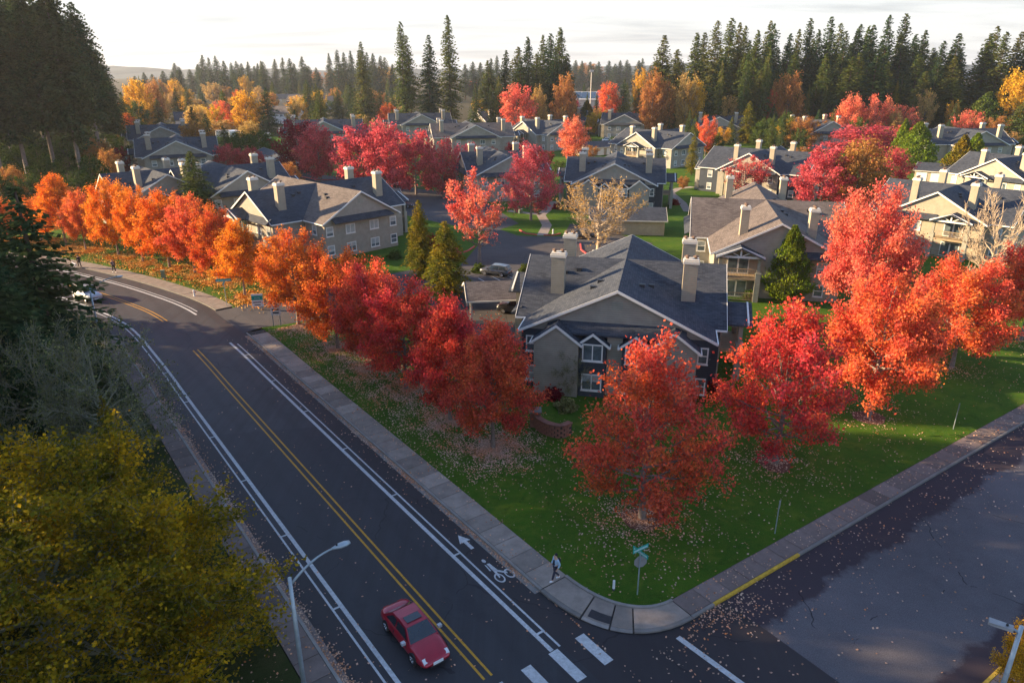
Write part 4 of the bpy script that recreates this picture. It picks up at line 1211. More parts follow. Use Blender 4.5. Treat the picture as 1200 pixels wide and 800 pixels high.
for i in range(34):
    px = 845 + i * 8.6 + rf.uniform(-4, 4)
    if 1122 < px < 1142: continue
    far_fir(px, rf.uniform(44, 66), rf.uniform(345, 375), rf.uniform(6.5, 9.5), i % 4, 'needle_dark' if i % 3 else 'needle_green', ORD[i] + ' lower fir inside the dark stand, ' + spot(px, 345, 340, 375).split(',')[0], GR)
for i in range(24):
    px = 840 + i * 12.2 + rf.uniform(-7, 7)
    far_fir(px, rf.uniform(58, 100), rf.uniform(288, 312), rf.uniform(6.5, 9.5), i % 3, 'needle_green' if i % 3 else 'needle_dark', ORD[i] + ' short fir fronting the dark stand, ' + spot(px, 300, 288, 312).split(',')[0], GR)
GC = 'firs in the clump behind the coral tree'
for i, (px, yt, D) in enumerate(((591, 58, 330), (605, 54, 322), (621, 42, 320), (636, 40, 335), (645, 38, 322), (655, 31, 330), (648, 60, 312), (628, 62, 310), (612, 70, 308), (574, 70, 345), (663, 62, 325))):
    far_fir(px, yt, D, rf.uniform(6.4, 8.6), i % 3, 'needle_green' if i % 2 else 'needle_dark', ORD[i] + ' fir of the dense clump that rises behind the round coral tree', GC)
GL = 'grey-green firs of the distant treeline'
far_l = [(192, 82), (203, 84), (212, 77), (224, 80), (237, 63), (246, 66), (254, 64), (263, 70), (273, 72), (283, 73), (292, 71), (300, 76), (310, 71), (322, 68), (332, 66), (342, 67), (354, 65), (362, 76), (372, 78), (387, 61), (396, 57), (404, 60), (412, 58), (420, 57), (430, 60), (437, 61), (446, 64), (452, 66), (460, 74), (545, 74), (555, 71), (563, 72), (575, 67), (583, 64), (170, 84), (180, 86), (160, 88)]
for i, (px, yt) in enumerate(far_l):
    D = rf.uniform(620, 760)
    far_fir(px, yt + 1, D, rf.uniform(7, 10), (0, 2, 1)[i % 3], 'needle_dark', ORD[i] + ' hazy fir of the distant treeline, counting from the wood at the bend' if i < 34 else 'faint hazy fir peeping past the wood at the bend', GL)
for i in range(30):
    px = 655 + i * 7.0 + rf.uniform(-3, 3)
    far_fir(px if px < 800 else 150 + (px - 800) * 5, rf.uniform(68, 76), rf.uniform(850, 1000), rf.uniform(8, 12), (0, 2, 1)[i % 3], 'needle_dark', ORD[i] + ' faint fir of the farthest treeline under the sky', 'firs of the farthest treeline')
# --- mixed trees between the estate and the treeline
mid = [  # px, base y, top y, width, leaf, shape, label
    (168, 152, 92, 34, 'leaf_gold', 1, 'amber tree beside the dark wood'), (184, 150, 96, 30, 'leaf_copper', 0, 'copper brown tree behind the gabled block'), (158, 150, 122, 26, 'leaf_gold', 1, 'low golden tree against the dark wood'),
    (188, 128, 92, 26, 'leaf_copper', 0, 'ruddy bare tree behind the amber tree'), (207, 125, 93, 24, 'leaf_gold', 0, 'pale gold tree before the grey firs'), (220, 128, 104, 22, 'leaf_gold', 1, 'golden tree right of the pale gold one'),
    (251, 122, 96, 26, 'leaf_tan', 2, 'pale tan tree with bare tips'), (264, 122, 100, 22, 'leaf_copper', 2, 'rusty bare tree beside the tan one'), (289, 118, 89, 22, 'leaf_gold', 0, 'bright yellow tree before the treeline'),
    (238, 155, 124, 26, 'leaf_gold', 0, 'sunlit yellow tree above the white trailers'), (254, 156, 122, 22, 'leaf_gold', 2, 'tall narrow yellow tree above the white trailers'), (262, 146, 118, 26, 'leaf_red_orange', 1, 'salmon tree behind the yellow ones'),
    (292, 158, 106, 38, 'leaf_gold', 1, 'big round amber tree beside the dark fir'), (262, 160, 140, 34, 'leaf_tan', 1, 'dull brown tree behind the white trailers'), (228, 158, 132, 20, 'leaf_tan', 2, 'bare brown tree behind the roof ridge'),
    (352, 140, 112, 28, 'leaf_gold', 1, 'yellow-brown tree beside the twin dark firs'), (402, 112, 89, 20, 'leaf_gold', 0, 'lemon yellow tree below the slim fir'), (389, 104, 82, 18, 'leaf_copper', 1, 'brown tree under the distant treeline'),
    (452, 118, 78, 30, 'leaf_tan', 2, 'tall bare tan tree behind the firs'), (372, 104, 84, 16, 'leaf_copper', 1, 'russet tree beside the far houses'), (660, 120, 86, 32, 'leaf_copper', 1, 'round russet tree before the industrial roof'),
    (630, 128, 101, 22, 'leaf_tan', 0, 'dusty olive-tan tree beside the coral tree'), (690, 100, 74, 40, 'leaf_copper', 1, 'brown wooded mound behind the industrial roof'), (711, 122, 96, 28, 'leaf_red_orange', 1, 'orange tree beside the industrial roof'),
    (748, 118, 79, 20, 'leaf_gold', 2, 'tall yellow tree below the farthest treeline'), (762, 140, 82, 34, 'leaf_copper', 0, 'tall copper orange tree behind the lit gable'), (774, 122, 92, 30, 'leaf_copper', 0, 'russet tree above the pink and orange one'),
    (800, 124, 84, 34, 'leaf_tan', 2, 'pale bare tree beside the sunlit firs'), (813, 122, 94, 26, 'leaf_gold', 1, 'yellow leaved tree before the sunlit firs'), (850, 140, 112, 26, 'leaf_tan', 1, 'brown shrubby tree below the sunlit firs'),
    (918, 138, 84, 38, 'leaf_copper', 1, 'tall glowing orange tree before the dark stand'), (905, 140, 90, 22, 'leaf_copper', 0, 'second orange tree beside the tall glowing one'), (1180, 128, 80, 46, 'leaf_gold', 1, 'large golden orange tree below the clump of firs'),
    (1158, 112, 80, 30, 'leaf_copper', 0, 'brown tree at the gap in the dark stand'), (1078, 140, 104, 24, 'leaf_tan', 2, 'pale bare tree before the grey roofed houses'), (1110, 140, 118, 18, 'leaf_gold', 2, 'thin yellowish tree among the far roofs'),
    (1196, 120, 92, 22, 'leaf_gold', 0, 'golden tree at the picture edge beyond the slate roof'), (580, 108, 90, 18, 'leaf_pink', 1, 'pink tree seen between the firs'), (556, 106, 94, 14, 'leaf_red_orange', 1, 'small red tree behind the lone firs'), (900, 132, 106, 20, 'leaf_red', 1, 'dark red tree at the foot of the stand')]
for a in mid:
    if a[0] >= 545 and a[1] < 150 and a[0] not in (580, 556, 690, 1158): a = (a[0], 148 if 680 < a[0] < 750 else 164) + a[2:]
    tree(*a[:4], a[4], a[6], MF[a[5]], 'broadleaf_tree', r0=4.3)
midc = [(212, 150, 102, 24, 'needle_green', 'dark pointed fir behind the gabled block'), (214, 118, 78, 18, 'needle_dark', 'dark fir before the pale gold tree'), (236, 112, 76, 18, 'needle_dark', 'narrow dark fir beside the tan tree'), (276, 118, 78, 18, 'needle_dark', 'dark pointed fir before the yellow tree'),
        (310, 112, 71, 20, 'needle_green', 'pointed fir before the grey firs'), (317, 158, 102, 42, 'needle_dark', 'broad dark fir beside the big amber tree'), (363, 142, 93, 28, 'needle_green', 'dark fir, one of two close together'), (374, 142, 100, 22, 'needle_green', 'shorter fir, one of two close together'),
        (398, 142, 104, 26, 'needle_green', 'green fir behind the slate roof'), (418, 145, 104, 26, 'needle_dark', 'dark blue-green fir behind the crimson maples'), (434, 142, 98, 28, 'needle_green', 'sunlit fir behind the lit gable'), (447, 142, 104, 24, 'needle_green', 'low sunlit fir before the lone firs'),
        (558, 140, 97, 26, 'needle_dark', 'dark fir right of the three lone firs'), (576, 140, 98, 24, 'needle_dark', 'dark conical fir behind the cream chimneys'), (585, 130, 88, 22, 'needle_green', 'green fir before the coral tree'), (729, 126, 92, 30, 'needle_dark', 'broad dark fir beside the orange tree'),
        (698, 128, 108, 12, 'needle_dark', 'small dark cypress before the industrial building'), (687, 128, 108, 11, 'needle_dark', 'small dark cypress beside the russet tree'), (746, 128, 95, 20, 'needle_gold', 'olive fir left of the copper orange tree'), (780, 124, 100, 26, 'needle_dark', 'dark bushy fir behind the russet tree'),
        (823, 130, 100, 26, 'needle_dark', 'blue-green fir behind the wide grey gable'), (838, 132, 70, 26, 'needle_green', 'sunlit fir, lower, before the dark stand'), (866, 134, 62, 30, 'needle_green', 'broad sunlit fir before the dark stand'), (890, 134, 52, 30, 'needle_green', 'tall sunlit fir next to the orange tree'),
        (940, 140, 98, 14, 'needle_green', 'small fir before the dark stand'), (960, 142, 100, 16, 'needle_green', 'small pale fir beside the green round tree'), (1040, 140, 94, 22, 'needle_gold', 'yellow-green fir above the pink maples'), (1062, 138, 108, 20, 'needle_green', 'dark small fir among the pink maples'), (840, 142, 118, 26, 'needle_green', 'round blue-green pine behind the pale gable')]
for i, a in enumerate(midc):
    if a[0] >= 545 and a[1] < 150: a = (a[0], 148 if 680 < a[0] < 750 else 164) + a[2:]
    tree(*a[:4], a[4], a[5], CS[i % 2], 'fir_tree', 'bark_brown', h0=14, r0=3.2)
fr = random.Random(44)
FL = [('leaf_copper', 'russet tree'), ('leaf_gold', 'yellow tree'), ('leaf_tan', 'pale brown tree'), ('leaf_green', 'dull green tree'), ('leaf_dull_orange', 'rusty tree')]
for i in range(120):
    px = fr.uniform(140, 480) if i < 90 else fr.uniform(560, 830)
    D = fr.uniform(215, 620) if px < 330 else fr.uniform(290, 620)
    py = 400 - FPX * math.tan(PITCH - math.atan((CAM_H) / D))
    lf, lb = FL[fr.choice((0, 0, 1, 1, 2, 2, 3, 4))]
    h_ = fr.uniform(8, 15)
    yt = 400 - FPX * math.tan(PITCH - math.atan((CAM_H - h_) / D))
    if fr.random() < 0.5:
        tree(px, py, yt - fr.uniform(2, 20), fr.uniform(18, 32) * 300 / D, 'needle_green' if fr.random() < .5 else 'needle_dark', 'small fir in the autumn wood ' + spot(px, D, 215, 620), CS[i % 2], 'fir_tree', 'bark_brown', group='trees between the estate and the treeline', h0=14, r0=3.2)
    else:
        tree(px, py, yt, fr.uniform(24, 34) * 300 / D, lf, lb + ' in the autumn wood ' + spot(px, D, 215, 620), MF[i % 3], 'broadleaf_tree', group='trees between the estate and the treeline', r0=4.3)
for i in range(46):
    px = fr.uniform(800, 1190)
    D = fr.uniform(235, 300)
    py = 400 - FPX * math.tan(PITCH - math.atan(CAM_H / D))
    h_ = fr.uniform(6, 13)
    yt = 400 - FPX * math.tan(PITCH - math.atan((CAM_H - h_) / D))
    lf, lb = (('leaf_tan', 'pale brown tree'), ('leaf_copper', 'russet tree'), ('leaf_green', 'dull green tree'), ('leaf_pink', 'pink tree'), ('leaf_gold', 'yellowish tree'))[fr.choice((0, 0, 1, 1, 2, 2, 3, 4))]
    if fr.random() < 0.35:
        tree(px, py, yt - 8, fr.uniform(16, 24), 'needle_green' if fr.random() < .6 else 'needle_dark', 'small fir below the dark stand, ' + spot(px, D, 235, 300), CS[i % 2], 'fir_tree', 'bark_brown', group='trees at the foot of the dark stand', h0=14, r0=3.2)
    else:
        tree(px, py, yt, fr.uniform(22, 36), lf, lb + ' below the dark stand, ' + spot(px, D, 235, 300), MF[i % 3], 'broadleaf_tree', group='trees at the foot of the dark stand', r0=4.3)
tree(967, 150, 112, 30, 'leaf_green', 'round green tree before the dark stand', MF[1], 'broadleaf_tree', r0=4.3)
for i, (px, wd) in enumerate(((330, 160), (440, 130), (600, 200), (200, 120), (760, 150), (900, 200), (1080, 200))):
    pass

# --- shrubs and mulch
sh = [(652, 322, 1.7, 1.2, 'leaf_maroon', 'dark red shrub in the planted strip of the parking court'), (632, 326, 1.8, 1.3, 'leaf_maroon', 'purple-brown shrub next to the dark red one in the parking strip'), (608, 330, 1.5, 1.0, 'leaf_maroon', 'low reddish shrub behind the parked hatchback'),
      (616, 318, 1.4, 1.1, 'leaf_green', 'bright green shrub in the planted strip'), (561, 319, 1.5, 1.2, 'leaf_green', 'round green shrub beside the parked hatchback'), (622, 322, 0.9, 0.7, 'leaf_tan', 'dry grass tuft shrub at the end of the planted strip'),
      (463, 303, 1.6, 1.3, 'leaf_green', 'green shrub against the two window wall'), (818, 466, 1.5, 1.3, 'leaf_green', 'dark green shrub below the corner window of the slate block'), (838, 462, 1.6, 1.2, 'leaf_maroon', 'maroon shrub at the wall corner'), (648, 466, 1.3, 0.9, 'leaf_maroon', 'low maroon shrub along the grey wall'),
      (742, 246, 1.6, 1.4, 'leaf_green', 'dark shrub beside the pale gabled block wall'), (790, 240, 1.5, 1.2, 'leaf_maroon', 'maroon shrub at the corner of the gabled block'), (653, 245, 1.5, 1.2, 'leaf_maroon', 'dark shrub by the curved footpath'), (1085, 335, 1.8, 1.5, 'leaf_green', 'dark green shrub under the sunlit balcony'),
      (1112, 340, 1.6, 1.3, 'leaf_green', 'green shrub between balcony block and bare tree'), (506, 288, 2.2, 1.8, 'leaf_maroon', 'dull red shrub by the red kerb'), (530, 300, 2.0, 1.5, 'leaf_crimson', 'crimson shrub under the coral pink tree'), (878, 350, 1.4, 1.1, 'leaf_green', 'green shrub below the porch windows')]
for px, py, r, h, lf, lab in sh:
    X, Y = at(px, py, 0.1)
    put('shrub', BU[rt_.randint(0, 1)], (X, Y), r * 0.62, h * 0.9, lf, 'bark_brown', lab, 'shrub')
# grey-blue weeping shrub by the brick wall
X, Y = at(668, 462, 0.1)
put('small_tree', SP[3], (X, Y), 0.30, 0.42, 'leaf_moss', 'bark_moss', 'thin grey-green weeping tree before the grey wall', 'tree')
X, Y = at(650, 488, 0.1)
put('shrub', BU[0], (X + 1.0, Y + 1.4), 0.9, 0.8, 'leaf_moss', 'bark_moss', 'grey-green spreading shrub behind the brick retaining wall', 'shrub')
def disc(name, x, y, r, z, mat):
    m = MB(); rg = random.Random(int(x * 10))
    m.poly([(x + r * rg.uniform(.85, 1.1) * math.cos(a), y + r * rg.uniform(.85, 1.1) * math.sin(a), z) for a in np.linspace(0, 2 * PI, 16, endpoint=False)])
    return props(m.build(name, mat), kind='structure')
for px, py, r in ((1018, 489, 1.3), (752, 608, 1.3), (908, 543, 1.2), (287, 347, 1.4)):
    disc('soil', *at(px, py, 0.12), r, 0.123, M['mulch'])
for pts in ([(612, 470), (700, 462)],):
    pass

# --- fallen leaves
def litter():
    rng = np.random.default_rng(5)
    P = []; Q = []
    def add(x, y, z, to=None): (P if to is None else to).append(np.stack([x, y, np.broadcast_to(z, x.shape)], 1))
    def lawn_ok(x, y):
        # on the block of lawn: right of the main pavement, behind the side pavement
        d = np.stack([x, y], 1)
        t = (d[:, 0] - RP0.x) * RR.x + (d[:, 1] - RP0.y) * RR.y
        s = (d[:, 0] - RP0.x) * RU.x + (d[:, 1] - RP0.y) * RU.y
        n = (d[:, 0] - SP0.x) * SN.x + (d[:, 1] - SP0.y) * SN.y
        cut = (x - 6.4) * 0.16 + (y - 30.1) * 0.98
        return (t > 7.45) & (n < -1.6) & (cut > 0.0) & (s < 52)
    # everywhere on the corner lawn, thinly
    n = 8000
    x = rng.uniform(-30, 60, n); y = rng.uniform(29, 78, n)
    k = lawn_ok(x, y) & (rng.uniform(0, 1, n) < np.clip(1.35 - (y - 30) / 60, 0.15, 1)); add(x[k], y[k], 0.128)
    for (tx, ty, r, amt) in TRUNKS:
        n = int(4200 * amt)
        q = np.abs(rng.normal(0, 0.62, n)) * r * 1.15; a = rng.uniform(0, 2 * PI, n)
        x = tx + q * np.cos(a); y = ty + q * np.sin(a)
        if ty < 80:
            k = lawn_ok(x, y)
            add(x[k], y[k], 0.13)
        else:
            x = x + 0.25 * r; y = y - 0.35 * r
            t = np.zeros(len(x), bool)
            far = [off(s, 7.7) for s in np.arange(58, 130, 3)]
            fx = np.array([p[0] for p in far]); fy = np.array([p[1] for p in far])
            yl = np.interp(-x, -fx, fy)
            k = (y > yl) & (rng.uniform(0, 1, len(x)) < 0.30)
            add(x[k], y[k], 0.13, Q)
    # gutters and road
    def road(n, t0, t1, s0, s1, z, tn=None):
        s = rng.uniform(s0, s1, n)
        t = rng.uniform(t0, t1, n) if tn is None else np.clip(rng.normal(tn[0], tn[1], n), t0, t1)
        p = np.array([RP0.x, RP0.y])[None] + np.stack([RU.x * s + RR.x * t, RU.y * s + RR.y * t], 1)
        add(p[:, 0], p[:, 1], z)
    road(6000, 4.9, 5.5, 4, 52, 0.010, (5.45, 0.16)); road(900, 3.3, 5.5, -4, 52, 0.010, (5.3, 0.8))
    road(7000, -5.5, -4.2, -8, 56, 0.010, (-5.45, 0.34)); road(900, -5.5, -3.4, -8, 50, 0.010, (-5.2, 0.8))
    road(220, -3.4, 3.3, -8, 40, 0.010)
    road(500, 5.7, 7.38, 4, 52, 0.140); road(350, -6.9, -5.7, -6, 45, 0.140)
    road(400, 6.9, 7.36, 4, 52, 0.140)
    # side street
    n = 1500
    d = rng.uniform(-4, 50, n); q = np.abs(rng.normal(0, 2.4, n)) + 0.05
    k = q < 10
    x = SP0.x + SU.x * d + SN.x * q; y = SP0.y + SU.y * d + SN.y * q
    add(x[k], y[k], 0.010)
    n = 600
    d = rng.uniform(-6, 45, n); q = rng.uniform(0.1, 10, n)
    x = SP0.x + SU.x * d + SN.x * q; y = SP0.y + SU.y * d + SN.y * q
    add(x, y, 0.010)
    n = 420
    d = rng.normal(1.5, 1.6, n); q = np.abs(rng.normal(0.6, 0.7, n))
    x = SP0.x + SU.x * d + SN.x * q; y = SP0.y + SU.y * d + SN.y * q
    add(x, y, 0.010)
    n = 900
    d = rng.uniform(0, 45, n); q = rng.uniform(-1.5, -0.2, n)
    x = SP0.x + SU.x * d + SN.x * q; y = SP0.y + SU.y * d + SN.y * q
    add(x, y, 0.140)
    # left verge
    road(1600, -11, -7.0, -8, 40, 0.122)
    for k, (src, mt) in enumerate(((P, 'leaf_litter'), (Q, 'leaf_litter_gold'))):
        C = np.concatenate(src).astype(np.float32)
        cl_ = np.sin(C[:, 0] * 1.3 + 2 * np.sin(C[:, 1] * 0.7)) * np.sin(C[:, 1] * 1.1 + 1.7 * np.sin(C[:, 0] * 0.9)) + 0.5 * np.sin(C[:, 0] * 3.1 + C[:, 1] * 2.3)
        C = C[rng.uniform(0, 1, len(C)) < np.clip(0.62 + 0.42 * cl_, 0.12, 1)]
        n = len(C)
        nr = unit(rng.normal(0, 0.30 + 0.35 * k, (n, 3)) + np.array([0, 0, 1.0]))
        a = unit(np.cross(nr, rng.normal(0, 1, (n, 3)))); b = np.cross(nr, a)
        s = (0.095 + 0.06 * k) * rng.uniform(0.6, 1.3, n)[:, None]
        C[:, 2] += 0.012 + 0.03 * k
        me = diamonds('fallen_leaves', C, a * s * 0.62, b * s * 0.50, [M[mt]])
        props(link('fallen_leaves', me), kind='stuff')
litter()
# ------------------------------------------------------------------ apartment buildings
MESH = {}
def cached(key, fn):
    if key not in MESH: MESH[key] = fn()
    return MESH[key]

def window_mesh(w_, h_, double):
    def fn():
        m = MB(); f = 0.11; d = 0.07
        m.box(-w_ / 2, w_ / 2, -d, 0.0, -h_ / 2, -h_ / 2 + f); m.box(-w_ / 2, w_ / 2, -d, 0.0, h_ / 2 - f, h_ / 2)
        m.box(-w_ / 2, -w_ / 2 + f, -d, 0.0, -h_ / 2 + f, h_ / 2 - f); m.box(w_ / 2 - f, w_ / 2, -d, 0.0, -h_ / 2 + f, h_ / 2 - f)
        if double: m.box(-0.045, 0.045, -d + .01, 0.0, -h_ / 2 + f, h_ / 2 - f)
        else: m.box(-w_ / 2 + f, w_ / 2 - f, -d + .01, 0.0, -0.04, 0.04)
        m.box(-w_ / 2 - 0.05, w_ / 2 + 0.05, -d - 0.04, 0.0, -h_ / 2 - 0.07, -h_ / 2)
        return m.mesh('window', [M['trim_white']])
    return cached(('win', w_, h_, double), fn)
def pane_mesh(w_, h_, key, blind):
    def fn():
        m = MB(); f = 0.11
        m.poly([(-w_ / 2 + f, -0.022, -h_ / 2 + f), (w_ / 2 - f, -0.022, -h_ / 2 + f), (w_ / 2 - f, -0.022, h_ / 2 - f - blind * (h_ - 2 * f)), (-w_ / 2 + f, -0.022, h_ / 2 - f - blind * (h_ - 2 * f))], 0)
        if blind:
            z1 = h_ / 2 - f; z0 = z1 - blind * (h_ - 2 * f); n = 6
            for i in range(n):
                a = z0 + (z1 - z0) * i / n; b = z0 + (z1 - z0) * (i + 0.92) / n
                m.poly([(-w_ / 2 + f, -0.020, a), (w_ / 2 - f, -0.020, a), (w_ / 2 - f, -0.026, b), (-w_ / 2 + f, -0.026, b)], 1)
        return m.mesh('pane', [M['glass_pane'], M['blind_pale']])
    return cached(('pane', w_, h_, blind), fn)

wr = random.Random(4)
def add_window(root, x, y, z, rz, w_=1.25, h_=1.45, double=False, full=True):
    o = link('window', window_mesh(w_, h_, double), root, (x, y, z), (0, 0, rz))
    link('pane', pane_mesh(w_, h_, 0, wr.choice((0.0, 0.45, 0.7, 1.0) if full else (0.45, 0.8))), o)
    return o

def gable_roof(Lh, Wh, eave, ridge, axis, thick=0.16, over=0.45, rake=0.40, flip=False):
    """two roof slopes as one slab; ridge along x (axis 0) or y (axis 1)"""
    k = (ridge - eave) / Wh
    Wo = Wh + over; zo = ridge - k * Wo; Lo = Lh + rake
    m = MB()
    sec = [(-Wo, zo), (0, ridge), (Wo, zo), (Wo, zo - thick), (0, ridge - thick), (-Wo, zo - thick)]
    def P(l, s): return (l, s[0], s[1]) if axis == 0 else (-s[0], l, s[1])
    for q0, q1 in ((0, 1), (1, 2), (3, 4), (4, 5)):
        m.poly([P(-Lo, sec[q0]), P(Lo, sec[q0]), P(Lo, sec[q1]), P(-Lo, sec[q1])])
    for l in (-Lo, Lo):
        m.poly([P(l, sec[0]), P(l, sec[1]), P(l, sec[4]), P(l, sec[5])]); m.poly([P(l, sec[1]), P(l, sec[2]), P(l, sec[3]), P(l, sec[4])])
    for a, b in ((2, 3), (5, 0)):
        m.poly([P(-Lo, sec[a]), P(Lo, sec[a]), P(Lo, sec[b]), P(-Lo, sec[b])])
    return m, P, sec, Lo, k

def trim_boards(root, mat, Lh, Wh, eave, ridge, axis, over=0.45, rake=0.40, ends=(1, 1), h_=0.24, gutter_from=0.0, loc=(0, 0, 0)):
    """rake boards and gutters, each a part of its own"""
    k = (ridge - eave) / Wh
    Wo = Wh + over; zo = ridge - k * Wo; Lo = Lh + rake
    def P(l, s, z): return (l, s, z) if axis == 0 else (-s, l, z)
    for e, sg in zip(ends, (-1, 1)):
        if not e: continue
        l0, l1 = sg * (Lo + 0.003), sg * (Lo + 0.045)
        for sd in (-1, 1):
            m = MB()
            m.extrude([P(l0, sd * (Wo + 0.02), zo - 0.21), P(l0, sd * (Wo + 0.02), zo + 0.03), P(l0, sd * 0.001, ridge + 0.03), P(l0, sd * 0.001, ridge - 0.21)], Vector(P(l1, 0, 0)) - Vector(P(l0, 0, 0)))
            m.build('fascia', mat, root, loc)
    for sd in (-1, 1):
        a, b = sd * (Wo + 0.004), sd * (Wo + 0.10)
        for g0, g1 in (((-Lo, -gutter_from), (gutter_from, Lo)) if gutter_from else ((-Lo, Lo),)):
            if g1 - g0 < 0.3: continue
            p0, p1 = P(g0, min(a, b), 0), P(g1, max(a, b), 0)
            m = MB()
            m.box(min(p0[0], p1[0]), max(p0[0], p1[0]), min(p0[1], p1[1]), max(p0[1], p1[1]), zo - 0.17, zo - 0.015)
            m.build('gutter', mat, root, loc)

def wall_block(m, x0, x1, y0, y1, z1, mat=0): m.box(x0, x1, y0, y1, -0.1, z1, mat)

def chimney(root, x, y, z0, z1, wx=1.2, wy=0.95):
    m = MB(); m.box(-wx / 2, wx / 2, -wy / 2, wy / 2, z0, z1)
    c = m.build('chimney', M['siding_beige'], root, (x, y, 0))
    m = MB(); m.box(-wx / 2 - 0.10, wx / 2 + 0.10, -wy / 2 - 0.10, wy / 2 + 0.10, z1 + 0.002, z1 + 0.24); m.box(-wx / 2 - 0.03, wx / 2 + 0.03, -wy / 2 - 0.03, wy / 2 + 0.03, z1 + 0.241, z1 + 0.40)
    m.build('chimney_cap', M['trim_cream'], c)
    for s in (-0.36, 0.36):
        def fn():
            m = MB(); m.tube([(0, 0, 0), (0, 0, 0.16)], [0.13, 0.13], 8); m.tube([(0, 0, 0.16), (0, 0, 0.24)], [0.25, 0.25], 8); m.tube([(0, 0, 0.24), (0, 0, 0.30)], [0.16, 0.12], 8)
            return m.mesh('flue', [M['rust_metal']])
        link('flue', cached('flue', fn), c, (s, 0, z1 + 0.40))

def porch(root, x, y, rz, full=True):
    """two-storey balcony bay; outward is local -y"""
    p = empty('porch', (x, y, 0), rz); p.parent = root
    W = 2.2; D = 2.0
    def posts():
        m = MB()
        for s in (-1, 1):
            m.box(s * W - 0.28, s * W + 0.28, -D, -D + 0.5, -0.1, 2.6); m.box(s * W - 0.24, s * W + 0.24, -D + 0.02, -D + 0.46, 2.602, 5.3)
        return m.mesh('post', [M['siding_beige']])
    for s in (-1, 1):
        def one():
            m = MB(); m.box(-0.30, 0.30, -D, -D + 0.55, -0.1, 3.4); m.box(-0.34, 0.34, -D - 0.04, -D + 0.59, 3.402, 3.55); m.box(-0.18, 0.18, -D + 0.10, -D + 0.46, 3.552, 5.32)
            return m.mesh('post', [M['siding_sage']])
        link('post', cached('post', one), p, (s * W, 0, 0))
    def floor():
        m = MB(); m.box(-W - 0.2, W + 0.2, -D + 0.03, -0.02, 2.65, 2.93); return m.mesh('balcony_floor', [M['wood_rail']])
    link('balcony_floor', cached('bfloor', floor), p)
    def rail(z):
        m = MB(); m.box(-W + 0.31, W - 0.31, -D + 0.12, -D + 0.20, z + 0.98, z + 1.06); m.box(-W + 0.31, W - 0.31, -D + 0.13, -D + 0.19, z + 0.12, z + 0.18)
        n = 22
        for i in range(n):
            xx = -W + 0.40 + (2 * W - 0.8) * i / (n - 1)
            m.box(xx - 0.022, xx + 0.022, -D + 0.14, -D + 0.18, z + 0.181, z + 0.979)
        return m.mesh('railing', [M['wood_rail']])
    link('railing', cached('rail2', lambda: rail(2.93)), p)
    link('railing', cached('rail1', lambda: rail(0.05)), p)
    def doors():
        m = MB()
        for z in (0.05, 2.95):
            m.box(-1.25, 1.25, -0.10, -0.03, z, z + 2.1, 0)
            for s in (-0.62, 0.62):
                m.poly([(s - 0.52, -0.104, z + 0.12), (s + 0.52, -0.104, z + 0.12), (s + 0.52, -0.104, z + 1.98), (s - 0.52, -0.104, z + 1.98)], 1)
        return m.mesh('patio_door', [M['trim_white'], M['glass_pane']])
    link('patio_door', cached('pdoor', doors), p)
    # soffit beam, truss and little gable roof
    def truss():
        m = MB(); y0, y1 = -D - 0.30, -D - 0.16
        m.box(-W - 0.35, W + 0.35, y0, y1, 5.32, 5.56)
        m.box(-0.09, 0.09, y0 + .01, y1 - .01, 5.561, 6.25)
        for s in (-1, 1):
            m.extrude([(s * 0.12, y0 + 0.02, 5.57), (s * 0.28, y0 + 0.02, 5.57), (s * 1.15, y0 + 0.02, 5.98), (s * 1.02, y0 + 0.02, 6.06)], (0, 0.08, 0))
            m.extrude([(s * (W + 0.55), y0 - 0.02, 5.30), (s * (W + 0.55), y0 - 0.02, 5.54), (0, y0 - 0.02, 6.60), (0, y0 - 0.02, 6.36)], (0, 0.14, 0))
        return m.mesh('truss', [M['trim_white']])
    link('truss', cached('truss', truss), p)
    def rf():
        m, *_ = gable_roof(1.9, W + 0.1, 5.52, 6.56, 1, thick=0.14, over=0.45, rake=0.1)
        return m.mesh('porch_roof', [M['shingle_slate']])
    link('porch_roof', cached('proof', rf), p, (0, -0.62, 0))
    if full:
        def back():
            m = MB(); m.box(-W - 0.05, W + 0.05, -0.028, -0.006, 0.0, 5.3); return m.mesh('recess_wall', [M['siding_grey']])
        link('recess_wall', cached('pback', back), p)
    return p

def bump(root, cx, w_, y0, prot, eave, ridge, wallm, windows=None, full=True):
    """a little projecting bay with its own gable, outward is -y; y0 is the wall it stands on"""
    m = MB(); m.box(cx - w_ / 2, cx + w_ / 2, y0 - prot, y0 + 0.3, -0.1, eave)
    m.extrude([(cx - w_ / 2, y0 - prot, eave), (cx + w_ / 2, y0 - prot, eave), (cx, y0 - prot, ridge - 0.12)], (0, prot + 1.0, 0))
    b = m.build('bay', M[wallm], root)
    r, *_ = gable_roof((prot + 2.2) / 2, w_ / 2, eave, ridge, 1, thick=0.13, over=0.28, rake=0.14)
    ro = r.build('bay_roof', M['shingle_slate'], b, (cx, y0 - prot / 2 + 1.1, 0))
    trim_boards(b, M['trim_white'], (prot + 2.2) / 2, w_ / 2, eave, ridge, 1, over=0.28, rake=0.14, ends=(1, 0), loc=(cx, y0 - prot / 2 + 1.1, 0))
    if windows:
        for wx, wz, ww, wh, dbl in windows:
            o = link('window', window_mesh(ww, wh, dbl), root, (wx, y0 - prot - 0.002, wz))
            link('pane', pane_mesh(ww, wh, 0, wr.choice((0.0, 0.45, 0.7))), o)
    return b

